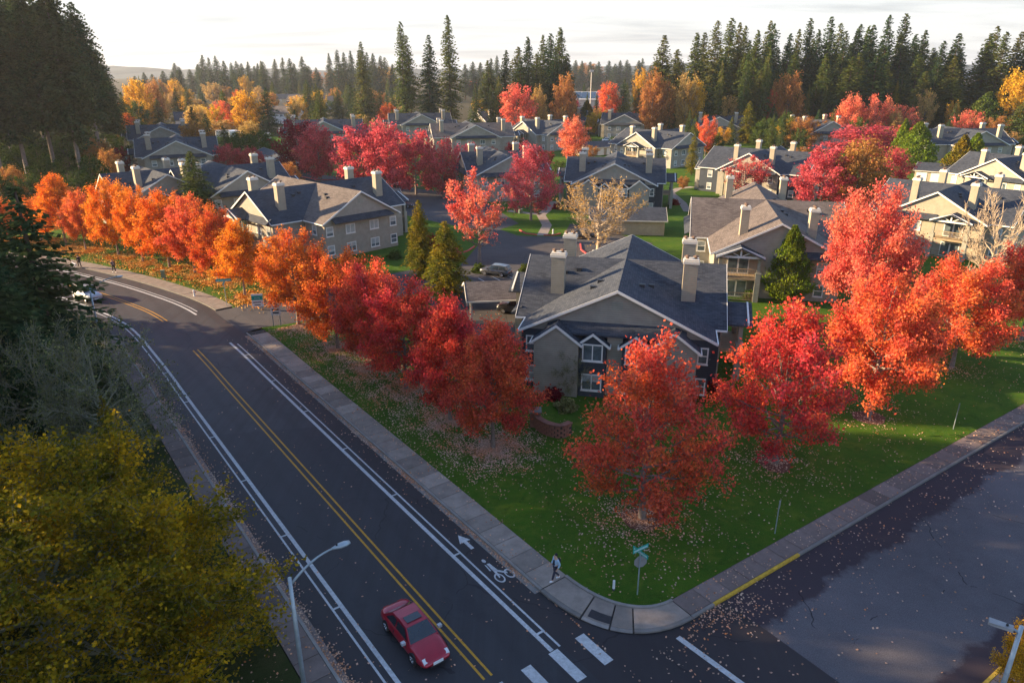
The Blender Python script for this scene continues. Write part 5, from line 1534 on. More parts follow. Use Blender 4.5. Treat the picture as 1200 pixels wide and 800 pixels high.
def apartment(label, X, Y, deg, L1=10.2, W1=7.7, L2=9.4, W2=6.6, eave=5.5, ridge=9.2, wing='shingle_slate', stem='shingle_slate', front='bays', sides=(1, 1), back=True, detail=2, wall='siding_grey', name='apartment_building', porch_at=2.9):
    root = empty(name, (X, Y, 0.1), rad(deg))
    props(root, label, 'building', 'apartment blocks of the estate')
    # walls
    m = MB()
    wall_block(m, -W1, W1, -L1, L1, eave - 0.15)
    wall_block(m, -L2, L2, -W2, W2, eave - 0.18)
    m.build('wall', M['siding_navy' if front == 'bays' else wall], root)
    for sg in (-1, 1):
        g_ = MB()
        g_.extrude([(-W1, sg * (L1 + 0.012), eave - 0.15), (W1, sg * (L1 + 0.012), eave - 0.15), (0, sg * (L1 + 0.012), ridge - 0.18)], (0, -sg * 0.4, 0))
        o_ = g_.build('gable_wall', M[wall], root); fix_normals(o_.data)
    for sg in (-1, 1):
        g_ = MB()
        g_.extrude([(sg * (L2 + 0.01), -W2, eave - 0.18), (sg * (L2 + 0.01), W2, eave - 0.18), (sg * (L2 + 0.01), 0, ridge - 0.2)], (-sg * 0.4, 0, 0))
        g_.box(min(sg * (L2 - .1), sg * (L2 + .01)), max(sg * (L2 - .1), sg * (L2 + .01)), -W2 - 0.01, W2 + 0.01, -0.1, eave - 0.181)
        o_ = g_.build('gable_wall', M[wall], root); fix_normals(o_.data)
    # roofs
    r, *_ = gable_roof(L1, W1, eave, ridge, 1); r.build('roof', M[wing], root)
    r, *_ = gable_roof(L2, W2, eave, ridge - 0.02, 0); r.build('roof', M[stem], root)
    trim_boards(root, M['trim_white'], L1, W1, eave, ridge, 1, gutter_from=W2 + 0.6)
    trim_boards(root, M['trim_white'], L2, W2, eave, ridge - 0.02, 0, gutter_from=W1 + 0.6 if L2 > W1 + 1 else 0.0)
    # ridge and valley flashing
    k1 = (ridge - eave) / W1
    # chimneys astride the outer slopes of the stem
    for sx in (-1, 1):
        if not sides[0 if sx < 0 else 1]: continue
        for sy in (-1, 1):
            chimney(root, sx * (L2 - 2.9), sy * 3.9, eave + 0.3, 10.1)
    # louvres and vents
    if detail >= 1:
        for sg in (-1, 1):
            m = MB(); m.box(-0.45, 0.45, sg * (L1 + 0.014) - 0.03, sg * (L1 + 0.014) + 0.03, ridge - 1.75, ridge - 1.05)
            m.build('louvre', M['siding_sage'], root)
        for (vx, vy) in ((1.8, -6.0), (2.6, -4.6), (-1.9, -5.2), (-2.4, -6.4), (4.6, 2.2), (-5.4, -2.0), (-4.2, -1.6), (5.5, -1.8)):
            zz = ridge - k1 * abs(vx) if abs(vy) > 4.4 else ridge - (ridge - eave) / W2 * abs(vy)
            def fn():
                m = MB(); m.box(-0.2, 0.2, -0.16, 0.16, -0.12, 0.20); m.box(-0.26, 0.26, -0.22, 0.22, 0.201, 0.24); return m.mesh('roof_vent', [M['metal_dark']])
            link('roof_vent', cached('vent', fn), root, (vx, vy, zz))
    full = detail >= 2
    # front and back
    for sg in ((-1, 1) if back else (-1,)):
        fr = root
        if front == 'bays':
            h = empty('front', (0, 0, 0), 0.0 if sg < 0 else PI); h.parent = root
            # built straight under the house: rotate by hand so that parts stay parts
            bpy.data.objects.remove(h)
            sub = []
            before = set(root.children)
            y0 = -L1
            for s in (-1, 1):
                bump(root, s * 4.75, 3.7, y0, 1.5, 4.95, 6.35, wall)
                bump(root, s * 1.75, 2.2, y0, 1.15, 4.85, 5.70, 'siding_navy', [(s * 1.75, 4.0, 1.7, 1.5, True), (s * 1.75, 1.35, 1.7, 1.5, True)], full)
                for z in (4.0, 1.3):
                    add_window(root, s * 7.12, y0 - 0.002, z, 0, 0.85, 1.45, False)
            # sloping skirt roof under the gable
            m = MB()
            m.hexa([(-W1 + 2.0, y0 - 0.9, 5.35), (W1 - 2.0, y0 - 0.9, 5.35), (W1 - 2.0, y0 + 0.1, 6.05), (-W1 + 2.0, y0 + 0.1, 6.05), (-W1 + 2.0, y0 - 0.9, 5.50), (W1 - 2.0, y0 - 0.9, 5.50), (W1 - 2.8, y0 + 0.1, 6.35), (-W1 + 2.8, y0 + 0.1, 6.35)])
            m.build('skirt_roof', M['shingle_slate'], root)
            m = MB(); m.box(-0.62, 0.62, y0 - 0.5, y0 + 0.2, -0.1, 5.3); m.build('bay', M[wall], root)
            if sg > 0:
                for o in set(root.children) - before:
                    o.matrix_local = Matrix.Rotation(PI, 4, 'Z') @ o.matrix_local
        else:
            before = set(root.children)
            y0 = -L1
            for s in (-1, 1):
                for z in (4.0, 1.3):
                    add_window(root, s * 2.1, y0 - 0.014, z, 0, 1.6, 1.4, True); add_window(root, s * 5.6, y0 - 0.014, z, 0, 1.2, 1.4, False)
            m = MB()
            m.hexa([(-W1 + 1.2, y0 - 1.1, 5.15), (W1 - 1.2, y0 - 1.1, 5.15), (W1 - 1.2, y0 + 0.1, 5.75), (-W1 + 1.2, y0 + 0.1, 5.75), (-W1 + 1.2, y0 - 1.1, 5.28), (W1 - 1.2, y0 - 1.1, 5.28), (W1 - 2.0, y0 + 0.1, 6.0), (-W1 + 2.0, y0 + 0.1, 6.0)])
            m.build('skirt_roof', M['shingle_slate'], root)
            if sg > 0:
                for o in set(root.children) - before:
                    o.matrix_local = Matrix.Rotation(PI, 4, 'Z') @ o.matrix_local
    # ends of the stem: porch, windows, skirt
    for sx in (-1, 1):
        if not sides[0 if sx < 0 else 1]: continue
        rz = -PI / 2 if sx < 0 else PI / 2
        pa = porch_at
        porch(root, sx * (L2 + 0.012), (pa if sx < 0 else -pa), rz, full)
        for z in (4.0, 1.3):
            add_window(root, sx * (L2 + 0.014), (-2.2 if sx < 0 else 2.2) * (1 if pa > 0 else -1), z, rz, 1.5, 1.45, True)
            add_window(root, sx * (L2 + 0.014), (-5.0 if sx < 0 else 5.0) * (1 if pa > 0 else -1), z, rz, 1.1, 1.45, False)
        m = MB()
        a, b = sx * (L2 + 0.02), sx * (L2 + 1.0)
        x0, x1 = min(a, b), max(a, b)
        zl, zr = (5.15, 5.75) if sx > 0 else (5.75, 5.15)
        za, zb_ = (5.9, 5.28) if sx > 0 else (5.28, 5.9)
        ys = (-6.2, 0.5) if (sx < 0) == (pa > 0) else (-0.5, 6.2)
        m.hexa([(x0, ys[0], 5.14), (x1, ys[0], 5.14), (x1, ys[1], 5.14), (x0, ys[1], 5.14), (x0, ys[0], za), (x1, ys[0], zb_), (x1, ys[1], zb_), (x0, ys[1], za)])
        m.build('skirt_roof', M['shingle_slate'], root)
    # flank windows of the wings
    if detail >= 1:
        for sx in (-1, 1):
            for sy in (-1, 1):
                for z in (4.0, 1.3):
                    add_window(root, sx * (W1 + 0.003), sy * (W2 + (L1 - W2) / 2), z, PI / 2 if sx > 0 else -PI / 2, 1.1, 1.4, False)
    return root

B = apartment
B('slate roofed block behind the red corner maple, wide grey gable and two pairs of chimneys', 10.7, 65.6, -12, L2=8.7)
B('brown roofed block with a porch and grey gable behind the pointed evergreen', 34.6, 98.0, 78, L1=9.5, W1=7.0, L2=16.0, W2=7.2, wing='shingle_brown', stem='shingle_brown', front='plain', wall='siding_grey', porch_at=4.4)
B('sunlit block with twin chimneys and a bright balcony above the orange maples', 68.6, 111.6, 45, L1=9.5, front='plain', wall='siding_beige', porch_at=-2.9)
B('block with two window gable walls behind the golden evergreens', -30.5, 113.5, 46, L1=11.5, W1=6.4, L2=11.5, W2=6.2, front='plain', wing='shingle_brown', porch_at=2.4)
B('block behind the shaggy dark fir, grey gable above the orange row', -52.5, 135, 40, L1=9.5, W1=6.6, L2=9.5, front='plain', porch_at=2.4)
B('lit gable block with twin chimneys beside the shaggy fir', -63.5, 129, -48, L1=8, W1=6.0, L2=7.5, front='plain', porch_at=2.4)
B('block with white window bays facing the half bare golden tree', 21.0, 148, -9, L1=10.5, porch_at=2.4)
B('pale block with bays behind the thin crimson tree and twin chimneys', 56.0, 163, 52, L1=11.5, porch_at=2.4)
B('block with a sunlit cream gable and porch between two chimneys', 42, 215, 42, L1=11, front='plain', porch_at=0.0, detail=1)
B('wide grey gable block behind the small red and yellow tree', 78, 285, -10, L1=10, front='plain', detail=1)
B('slate block with chimneys behind the round golden orange tree', 46, 300, -14, front='plain', detail=1)
B('slate block with small grey gable below the industrial building', 21, 322, -12, front='plain', detail=1, L2=11)
B('block with bright gable and porch beside the salmon pink tree', 11, 258, 40, front='plain', porch_at=0.0, detail=1)
B('brown roofed block with two porches above the crimson clump', -13.5, 245, 12, stem='shingle_brown', wing='shingle_slate', front='plain', detail=1, L2=13)
B('slate block with sunlit gable below the three lone firs', -37, 300, 12, front='plain', detail=1, L2=12)
B('block with cream chimneys before the round coral tree', -6, 306, 38, front='plain', detail=1, stem='shingle_brown')
B('slate block with a pale gable end behind the maroon maple', -66, 262, 14, front='plain', detail=1, L2=13)
B('small slate gable block behind the crimson tree with bare lower crown', -3.0, 160, 16, L2=8, detail=1, front='plain')
B('first gabled block at the dark wood, wide grey gable', -112, 238, 24, front='plain', detail=1)
B('second gabled block at the dark wood, before the white trailers', -87, 192, 24, front='plain', detail=1)
B('brown and slate block with cream twin chimneys behind the small red tree', 106, 262, 12, front='plain', detail=1, stem='shingle_brown')
B('slate block with a tan roof patch behind the two pointed cypresses', 134, 222, 4, front='plain', detail=1, L2=12, stem='shingle_slate')
B('slate block cut by the picture edge behind the bare twiggy tree', 104, 150, 30, L1=10, front='plain', porch_at=2.4, detail=1)

# garages and carports
def garage(label, X, Y, deg, Lh, Wh, doors, ridge=4.1, eave=2.7, hip=False, name='garage'):
    root = empty(name, (X, Y, 0.1), rad(deg))
    props(root, label, 'garage')
    m = MB(); m.box(-Lh, Lh, -Wh, Wh, -0.1, eave - 0.1)
    for sg in (-1, 1):
        m.extrude([(sg * Lh, -Wh, eave - 0.1), (sg * Lh, Wh, eave - 0.1), (sg * Lh, 0, ridge - 0.15)], (-sg * 0.3, 0, 0))
    w_ = m.build('wall', M['siding_beige'], root); fix_normals(w_.data)
    r, *_ = gable_roof(Lh, Wh, eave, ridge, 0); r.build('roof', M['shingle_slate'], root)
    trim_boards(root, M['trim_cream'], Lh, Wh, eave, ridge, 0)
    def dm():
        m = MB(); m.box(-1.2, 1.2, -0.05, 0.0, 0, 2.15)
        for i in range(4): m.box(-1.15, 1.15, -0.075, -0.051, 0.06 + i * 0.52, 0.52 + i * 0.52)
        return m.mesh('garage_door', [M['trim_white']])
    for i in range(doors):
        x = -Lh + (i + 0.5) * 2 * Lh / doors
        link('garage_door', cached('gdoor', dm), root, (x, -Wh - 0.003, 0))
    return root
garage('low garage row with white doors beside the parked cars', -67, 206, -62, 13, 3.6, 8)
garage('dark roofed garage before the block with white window bays', 19.5, 121.0, -6, 6.0, 3.4, 0)
garage('low garage with a hip-like roof among the pointed cypresses', 108, 178, -38, 8, 4.2, 5)
garage('slate garage roof beside the golden tan tree court', 28, 238, 30, 7, 3.4, 4)
def carport(label, X, Y, deg, Lh, Wh, ridge=3.7, eave=2.55):
    root = empty('carport', (X, Y, 0.1), rad(deg)); props(root, label, 'carport')
    r, *_ = gable_roof(Lh, Wh, eave, ridge, 0, rake=0.3, over=0.3); r.build('roof', M['shingle_brown'], root)
    trim_boards(root, M['trim_cream'], Lh, Wh, eave, ridge, 0, rake=0.3, over=0.3)
    m = MB()
    for sg in (-1, 1): m.extrude([(sg * Lh, -Wh, eave - 0.14), (sg * Lh, Wh, eave - 0.14), (sg * Lh, 0, ridge - 0.18)], (-sg * 0.1, 0, 0))
    o = m.build('gable_wall', M['siding_beige'], root); fix_normals(o.data)
    for sx in (-1, 0, 1):
        for sy in (-1, 1):
            m = MB(); m.box(-0.11, 0.11, -0.11, 0.11, -0.1, eave - 0.17); m.build('post', M['trim_cream'], root, (sx * (Lh - 0.2), sy * (Wh - 0.15), 0))
    m = MB(); m.box(-Lh, Lh, -0.12 + Wh - 0.15, 0.12 + Wh - 0.15, eave - 0.169, eave - 0.02); m.box(-Lh, Lh, -Wh + 0.03, -Wh + 0.27, eave - 0.169, eave - 0.02); m.build('beam', M['trim_cream'], root)
    return root
cx, cy = at(598, 372, 0.1)
carport('carport with sunlit cream gable beside the slate roofed block', cx + 0.6, cy + 2.2, 8, 5.5, 2.9)
cx, cy = at(436, 250, 0.1)
carport('small open carport behind the two window gable block', cx + 0.5, cy + 5, 20, 4, 2.6)

# far houses and the industrial building
def house(label, X, Y, deg, Lh, Wh, eave, ridge, wallm, roofm):
    root = empty('house', (X, Y, 0.0), rad(deg)); props(root, label, 'house')
    m = MB(); m.box(-Lh, Lh, -Wh, Wh, -0.1, eave - 0.1)
    for sg in (-1, 1): m.extrude([(sg * Lh, -Wh, eave - 0.1), (sg * Lh, Wh, eave - 0.1), (sg * Lh, 0, ridge - 0.15)], (-sg * 0.3, 0, 0))
    w_ = m.build('wall', M[wallm], root); fix_normals(w_.data)
    r, *_ = gable_roof(Lh, Wh, eave, ridge, 0); r.build('roof', M[roofm], root)
    for i in range(3):
        add_window(root, -Lh + (i + .7) * 2 * Lh / 3.4, -Wh - 0.003, 1.6 if eave < 4 else 4.0, 0, 1.6, 1.4, True, False)
    add_window(root, -Lh - 0.004, 0, 1.6, -PI / 2, 1.6, 1.4, True, False)
    return root
for px, py, D, dg, a, b, wl_, rl_, lab in ((375, 99, 520, 10, 9, 5, 'trim_cream', 'shingle_brown', 'far cream house below the grey firs'), (352, 98, 540, -12, 8, 5, 'trim_white', 'shingle_brown', 'far white house beside the cream one'), (338, 97, 560, 5, 8, 5, 'siding_beige', 'shingle_slate', 'far tan house at the end of the distant row'),
                                          (352, 110, 440, 20, 7, 5, 'siding_beige', 'shingle_slate', 'tan house among the trees below the distant row'), (336, 118, 380, -15, 7, 5, 'trim_white', 'shingle_brown', 'white house half hidden by the broad dark fir'), (226, 128, 330, 25, 7, 5, 'trim_white', 'shingle_slate', 'white walled house in the yellow trees'),
                                          (268, 118, 390, 15, 7, 5, 'trim_cream', 'shingle_brown', 'cream house behind the salmon tree'), (1094, 122, 268, 20, 11, 5, 'trim_white', 'shingle_brown', 'long grey roofed house behind the pink maples'), (1120, 132, 235, -20, 8, 5, 'siding_beige', 'shingle_brown', 'tan roofed house beside the round evergreen'), (1064, 133, 262, 10, 7, 4.5, 'trim_white', 'shingle_slate', 'small white gabled house behind the slate block'), (1122, 94, 420, 30, 10, 6, 'trim_cream', 'shingle_brown', 'sunlit cream house in the gap of the dark stand')):
    X = (px - 600) / FPX * (D * math.cos(PITCH) + (CAM_H - 4) * math.sin(PITCH))
    house(lab, X, D, dg, a, b, 5.2 if D > 300 else 3.2, 8.2 if D > 300 else 5.2, wl_, rl_)
root = empty('industrial_building', (40.5, 400, 0), rad(-8)); props(root, 'small cream industrial building with a dark solar roof beside a mast', 'building')
m = MB(); m.box(-8, 8, -6, 6, -0.1, 10.5); m.build('wall', M['trim_cream'], root)
m = MB(); m.hexa([(-8.5, -6.5, 10.5), (8.5, -6.5, 10.5), (8.5, 6.5, 10.6), (-8.5, 6.5, 10.6), (-8.5, -6.5, 10.8), (8.5, -6.5, 10.8), (8.5, 6.5, 14.2), (-8.5, 6.5, 14.2)]); m.build('roof', M['trim_white'], root)
for i in range(4):
    m = MB(); x0 = -7.6 + i * 3.9; z = lambda y: 10.95 + (y + 6.5) / 13 * 3.4
    m.hexa([(x0, y0, z(y0)) for x0, y0 in ((x0, -5.5), (x0 + 3.5, -5.5), (x0 + 3.5, 5.2), (x0, 5.2))] + [(x0, y0, z(y0) + .12) for x0, y0 in ((x0, -5.5), (x0 + 3.5, -5.5), (x0 + 3.5, 5.2), (x0, 5.2))]); m.build('solar_panel', M['car_glass'], root)
m = MB(); m.tube([(0, 0, -0.1), (0, 0, 25)], [0.3, 0.2], 8); m.box(-0.9, 0.9, -0.3, 0.3, 24.2, 25.2)
props(m.build('mast', M['trim_cream'], None, (40, 385, 0)), 'pale mast standing before the industrial roof', 'mast')
# white trailers beyond the gabled blocks
def trailer(label, px, py, deg, Ln, paintm='paint_white'):
    X, Y = at(px, py, 0.1)
    root = empty('trailer', (X, Y, 0.1), rad(deg)); props(root, label, 'trailer')
    m = MB(); sec = []
    for x in (-Ln / 2, -Ln / 2 + 0.25, Ln / 2 - 0.5, Ln / 2):
        q = 0.85 if x in (-Ln / 2, Ln / 2) else 1.0
        sec.append([(x, -1.2 * q, 0.6), (x, 1.2 * q, 0.6), (x, 1.25 * q, 1.2), (x, 1.2 * q, 2.9 * q + .1), (x, 0, 3.1 * q + .05), (x, -1.2 * q, 2.9 * q + .1), (x, -1.25 * q, 1.2)])
    m.ring(sec); o = m.build('body', M[paintm], root, smooth=False); fix_normals(o.data)
    for s in (-0.9, 0.3):
        m = MB()
        for sy in (-1, 1): m.tube([(s, sy * 1.0, 0.36), (s, sy * 1.25, 0.36)], [0.36, 0.36], 12)
        m.build('wheel', M['tyre'], root)
    for x in (-1.5, 0.2, 1.6):
        m = MB(); m.box(x - 0.45, x + 0.45, -1.29, -1.262, 1.6, 2.3); m.build('window', M['car_glass'], root)
trailer('long white trailer parked at the yellow trees', 267, 162, 12, 8.5)
trailer('white trailer with curved end next to the long one', 279, 163, 12, 6.0)
trailer('small white camper beside the broad dark fir', 311, 166, 70, 5.0)

# ------------------------------------------------------------------ cars
def make_car(kind):
    """returns list of (part name, mesh, children) in a local frame: x forward, length about 4.5 m"""
    K = {'coupe': dict(L=4.45, W=0.89, belt=0.80, roof=1.30, ws=(0.95, 0.25), rr=(-1.05, -1.75), hood=0.78, deck=0.86),
         'sedan': dict(L=4.7, W=0.90, belt=0.90, roof=1.45, ws=(1.00, 0.35), rr=(-1.15, -1.75), hood=0.90, deck=0.98),
         'hatch': dict(L=4.3, W=0.89, belt=0.95, roof=1.50, ws=(1.00, 0.35), rr=(-1.70, -2.05), hood=0.95, deck=1.0),
         'suv': dict(L=4.7, W=0.94, belt=1.08, roof=1.74, ws=(1.05, 0.50), rr=(-1.95, -2.28), hood=1.05, deck=1.08)}[kind]
    Lh = K['L'] / 2; W = K['W']; parts = []
    st = [(-Lh, 0.74, 0.42, 0.62), (-Lh + 0.10, 0.90, 0.28, 0.82), (-Lh + 0.55, 0.98, 0.22, K['deck']), (-0.9, 1.0, 0.20, K['belt'] + 0.02), (0.3, 1.0, 0.20, K['belt'] + 0.01), (1.0, 1.0, 0.20, K['belt']), (Lh - 0.75, 0.97, 0.20, K['hood'] - 0.04), (Lh - 0.25, 0.88, 0.22, K['hood'] - 0.14), (Lh - 0.05, 0.74, 0.28, K['hood'] - 0.26), (Lh, 0.62, 0.36, K['hood'] - 0.34)]
    secs = []
    for x, wf, zl, zt in st:
        w_ = W * wf; zm = zl + (zt - zl) * 0.62
        secs.append([(x, -w_ * 0.90, zl), (x, -w_, zl + (zt - zl) * 0.30), (x, -w_ * 0.985, zm), (x, -w_ * 0.88, zt - 0.03), (x, -w_ * 0.45, zt + 0.015), (x, w_ * 0.45, zt + 0.015), (x, w_ * 0.88, zt - 0.03), (x, w_ * 0.985, zm), (x, w_, zl + (zt - zl) * 0.30), (x, w_ * 0.90, zl)])
    m = MB(); m.ring(secs); body = m.mesh('body', [M['paint_red']], smooth=True); fix_normals(body)
    parts.append(('body', body, [], 'paint'))
    # greenhouse: roof skin + pillars, glass set just outside of it
    b, r = K['belt'] - 0.03, K['roof']
    x0, x1 = K['ws']; x2, x3 = K['rr']
    wb, wt = W * 0.86, W * 0.64
    def gl(x, z):    # half width at height z
        return wb + (wt - wb) * (z - b) / (r - b)
    pr = [(x0, b), (x0 - (x0 - x1) * 0.5, b + (r - 0.04 - b) * 0.5), (x1, r - 0.04), ((x1 + x2) / 2, r), (x2, r - 0.05), ((x2 + x3) / 2, b + (r - 0.05 - b) * 0.5), (x3, b)]
    m = MB(); n = len(pr)
    for sd in (-1, 1):
        m.poly([(x, sd * gl(x, z), z) for x, z in (pr if sd > 0 else list(reversed(pr)))])
    for i in range(n - 1):
        a, c = pr[i], pr[i + 1]
        m.poly([(a[0], -gl(*a), a[1]), (c[0], -gl(*c), c[1]), (c[0], gl(*c), c[1]), (a[0], gl(*a), a[1])])
    cab = m.mesh('cabin', [M['paint_red']], smooth=False); fix_normals(cab)
    parts.append(('cabin', cab, [], 'paint'))
    def q(x, z, sd, e): return (x, sd * (gl(x, z) + e), z)
    m = MB()       # windscreen
    def screen(a, c, inset, e):
        d = Vector((c[0] - a[0], 0, c[1] - a[1])); nrm = Vector((d.z, 0, -d.x)).normalized() * e
        if nrm.z < 0: nrm = -nrm
        A = Vector((a[0], 0, a[1])) + d * 0.06 + nrm; Cc_ = Vector((c[0], 0, c[1])) - d * 0.06 + nrm
        return [(A.x, -gl(*a) * inset, A.z), (A.x, gl(*a) * inset, A.z), (Cc_.x, gl(*c) * inset, Cc_.z), (Cc_.x, -gl(*c) * inset, Cc_.z)]
    m.poly(screen(pr[0], pr[2], 0.93, 0.012))
    parts.append(('windscreen', m.mesh('windscreen', [M['car_glass']]), [], None))
    m = MB(); m.poly(list(reversed(screen(pr[4], pr[6], 0.90, 0.012))))
    parts.append(('rear_window', m.mesh('rear_window', [M['car_glass']]), [], None))
    zlo, zhi = b + 0.05, r - 0.12
    xm = (x1 + x2) / 2 - 0.1
    for sd in (-1, 1):
        for (xa, xb_, xc, xd) in ((x0 - 0.32, xm + 0.05, xm + 0.03, x1 - 0.02), (xm - 0.05, x3 + 0.30, x2 + 0.10, xm - 0.05)):
            m = MB(); m.poly([q(xa, zlo, sd, .01), q(xb_, zlo, sd, .01), q(xc, zhi, sd, .01), q(xd, zhi, sd, .01)])
            parts.append(('side_window', m.mesh('side_window', [M['car_glass']]), [], None))
    if kind == 'coupe':
        m = MB(); m.box(x1 - 0.62, x1 - 0.16, -0.40, 0.40, r + 0.002, r + 0.012); parts.append(('sunroof', m.mesh('sunroof', [M['car_glass']]), [], None))
    # wheels
    def wh():
        m = MB(); m.tube([(0, -0.11, 0), (0, -0.085, 0), (0, 0.085, 0), (0, 0.11, 0)], [0.28, 0.325, 0.325, 0.28], 20); return m.mesh('tyre', [M['tyre']])
    def rim():
        m = MB(); m.tube([(0, -0.115, 0), (0, 0.115, 0)], [0.20, 0.20], 16)
        for k in range(5):
            an = k * 2 * PI / 5; m.box(math.cos(an) * 0.12 - 0.03, math.cos(an) * 0.12 + 0.03, -0.125, 0.125, math.sin(an) * 0.12 - 0.03, math.sin(an) * 0.12 + 0.03)
        return m.mesh('rim', [M['chrome']])
    for wx in (-Lh + 0.88, Lh - 0.92):
        for sd in (-1, 1):
            parts.append(('wheel', cached('wheel', wh), [('rim', cached('rim', rim))], (wx, sd * (W - 0.095), 0.325)))
    for sd in (-1, 1):
        m = MB(); m.hexa([(Lh - 0.34, sd * W * 0.58 - 0.16, K['hood'] - 0.32), (Lh - 0.12, sd * W * 0.58 - 0.16, K['hood'] - 0.34), (Lh - 0.12, sd * W * 0.58 + 0.16, K['hood'] - 0.34), (Lh - 0.34, sd * W * 0.58 + 0.16, K['hood'] - 0.32), (Lh - 0.34, sd * W * 0.58 - 0.16, K['hood'] - 0.14), (Lh - 0.12, sd * W * 0.58 - 0.16, K['hood'] - 0.235), (Lh - 0.12, sd * W * 0.58 + 0.16, K['hood'] - 0.235), (Lh - 0.34, sd * W * 0.58 + 0.16, K['hood'] - 0.14)]); parts.append(('headlight', m.mesh('headlight', [M['lamp_clear']]), [], None))
        m = MB(); m.box(-Lh - 0.012, -Lh + 0.14, sd * W * 0.44 - 0.15, sd * W * 0.44 + 0.15, 0.60, 0.70); parts.append(('tail_light', m.mesh('tail_light', [M['lamp_red']]), [], None))
        m = MB(); m.box(x0 - 0.34, x0 - 0.16, sd * (W + 0.10) - 0.10, sd * (W + 0.10) + 0.10, b + 0.04, b + 0.18); parts.append(('mirror', m.mesh('mirror', [M['paint_silver'] if kind == 'coupe' else M['metal_dark']]), [], None))
    for sd in (-1, 1):
        for xs in (x0 - 0.28, xm - 0.02):
            m = MB(); m.box(xs - 0.008, xs + 0.008, min(sd * W * 0.90, sd * (W - 0.012)), max(sd * W * 0.90, sd * (W - 0.012)), 0.34, b - 0.08); parts.append(('door_seam', m.mesh('door_seam', [M['metal_dark']]), [], None))
    m = MB(); m.box(Lh - 0.02, Lh + 0.015, -0.26, 0.26, 0.36, 0.50); parts.append(('number_plate', m.mesh('number_plate', [M['sign_white']]), [], None))
    m = MB(); m.box(Lh - 0.06, Lh + 0.008, -0.42, 0.42, 0.26, 0.34); m.box(Lh - 0.9, Lh - 0.3, -W * .8, W * .8, 0.17, 0.24); m.box(-Lh + 0.3, Lh - 0.3, -W * 0.75, W * 0.75, 0.16, 0.22); parts.append(('underbody', m.mesh('underbody', [M['metal_dark']]), [], None))
    return parts
CARP = {}
def car(kind, paint_, label, X, Y, deg, z=0.0, group=None):
    if kind not in CARP: CARP[kind] = make_car(kind)
    root = empty('car', (X, Y, z), rad(deg)); props(root, label, 'car', group)
    for nm, me, kids, extra in CARP[kind]:
        o = link(nm, me, root, extra if isinstance(extra, tuple) else (0, 0, 0), mats=[M[paint_]] if extra == 'paint' else None)
        if nm in ('body',):
            sm = o.modifiers.new('smooth', 'SUBSURF'); sm.levels = 1; sm.render_levels = 2
        for kn, km in kids: link(kn, km, o)
    return root
mx_, my_ = off(4.3, -1.55)
car('coupe', 'paint_red', 'red coupe driving towards the crossing beside the double yellow line', mx_, my_, math.degrees(math.atan2(-RU.y, -RU.x)), 0.006)
x_, y_ = at(581, 322, 0.12); car('hatch', 'paint_charcoal', 'dark hatchback parked by the planted strip', x_, y_, 155, 0.13)
x_, y_ = at(681, 279, 0.12); car('sedan', 'paint_black', 'black sedan behind the half bare golden tree', x_, y_, 172, 0.13)
x_, y_ = at(594, 368, 0.12); car('suv', 'paint_black', 'dark car parked under the cream gabled carport', x_ + 1.2, y_ + 0.6, 165, 0.13)
x_, y_ = at(346, 196, 0.12); car('sedan', 'paint_silver', 'pale car at the end of the garage row', x_, y_, 14, 0.13)
x_, y_ = at(352, 197, 0.12); car('suv', 'paint_white', 'white car parked between two others by the garage row', x_ + 1.5, y_ - 1.5, 14, 0.13)
x_, y_ = at(358, 202, 0.12); car('sedan', 'paint_charcoal', 'dark green-black car in front of the white one by the garage row', x_ + 0.5, y_, 8, 0.13)
x_, y_ = at(470, 218, 0.12); car('suv', 'paint_white', 'white car half hidden under the crimson maples', x_, y_, 10, 0.13)
x_, y_ = at(471, 243, 0.12); car('sedan', 'paint_black', 'black car behind the golden evergreens', x_, y_, -5, 0.13)
x_, y_ = at(147, 190, 0.12); car('suv', 'paint_blue', 'dark blue car parked beside the first gabled block', x_, y_, 80, 0.13)
x_, y_ = at(154, 195, 0.12); car('sedan', 'paint_white', 'white car parked behind the blue one', x_, y_, 80, 0.13)
x_, y_ = at(302, 172, 0.12); car('sedan', 'paint_silver', 'silver car near the small white camper', x_, y_, 20, 0.13)
for px, py, pn, dg, lb in ((712, 166, 'paint_white', 10, 'white car parked before the slate garage'), (724, 165, 'paint_charcoal', 12, 'dark car beside the white one before the slate garage'), (668, 205, 'paint_silver', 100, 'silver car in the drive behind the crimson tree'), (748, 196, 'paint_black', 30, 'black car in the drive below the porch block'), (930, 178, 'paint_white', 40, 'white car under the small red tree'), (783, 212, 'paint_blue', 80, 'blue car at the end of the far footpath')):
    x_, y_ = at(px, py, 0.12); car('sedan', pn, lb, x_, y_, dg, 0.13)
x_, y_ = at(756, 210, 0.12); car('sedan', 'paint_silver', 'silver car between the white bays block and the pale block', x_, y_ + 6, 10, 0.13)
p_, n_ = cl(74.5)
car('suv', 'paint_silver', 'silver car on the bend half behind the mossy branches', *off(77.5, -1.9), math.degrees(math.atan2(-n_[0], n_[1])) + 180 - 90 - 90, 0.006)

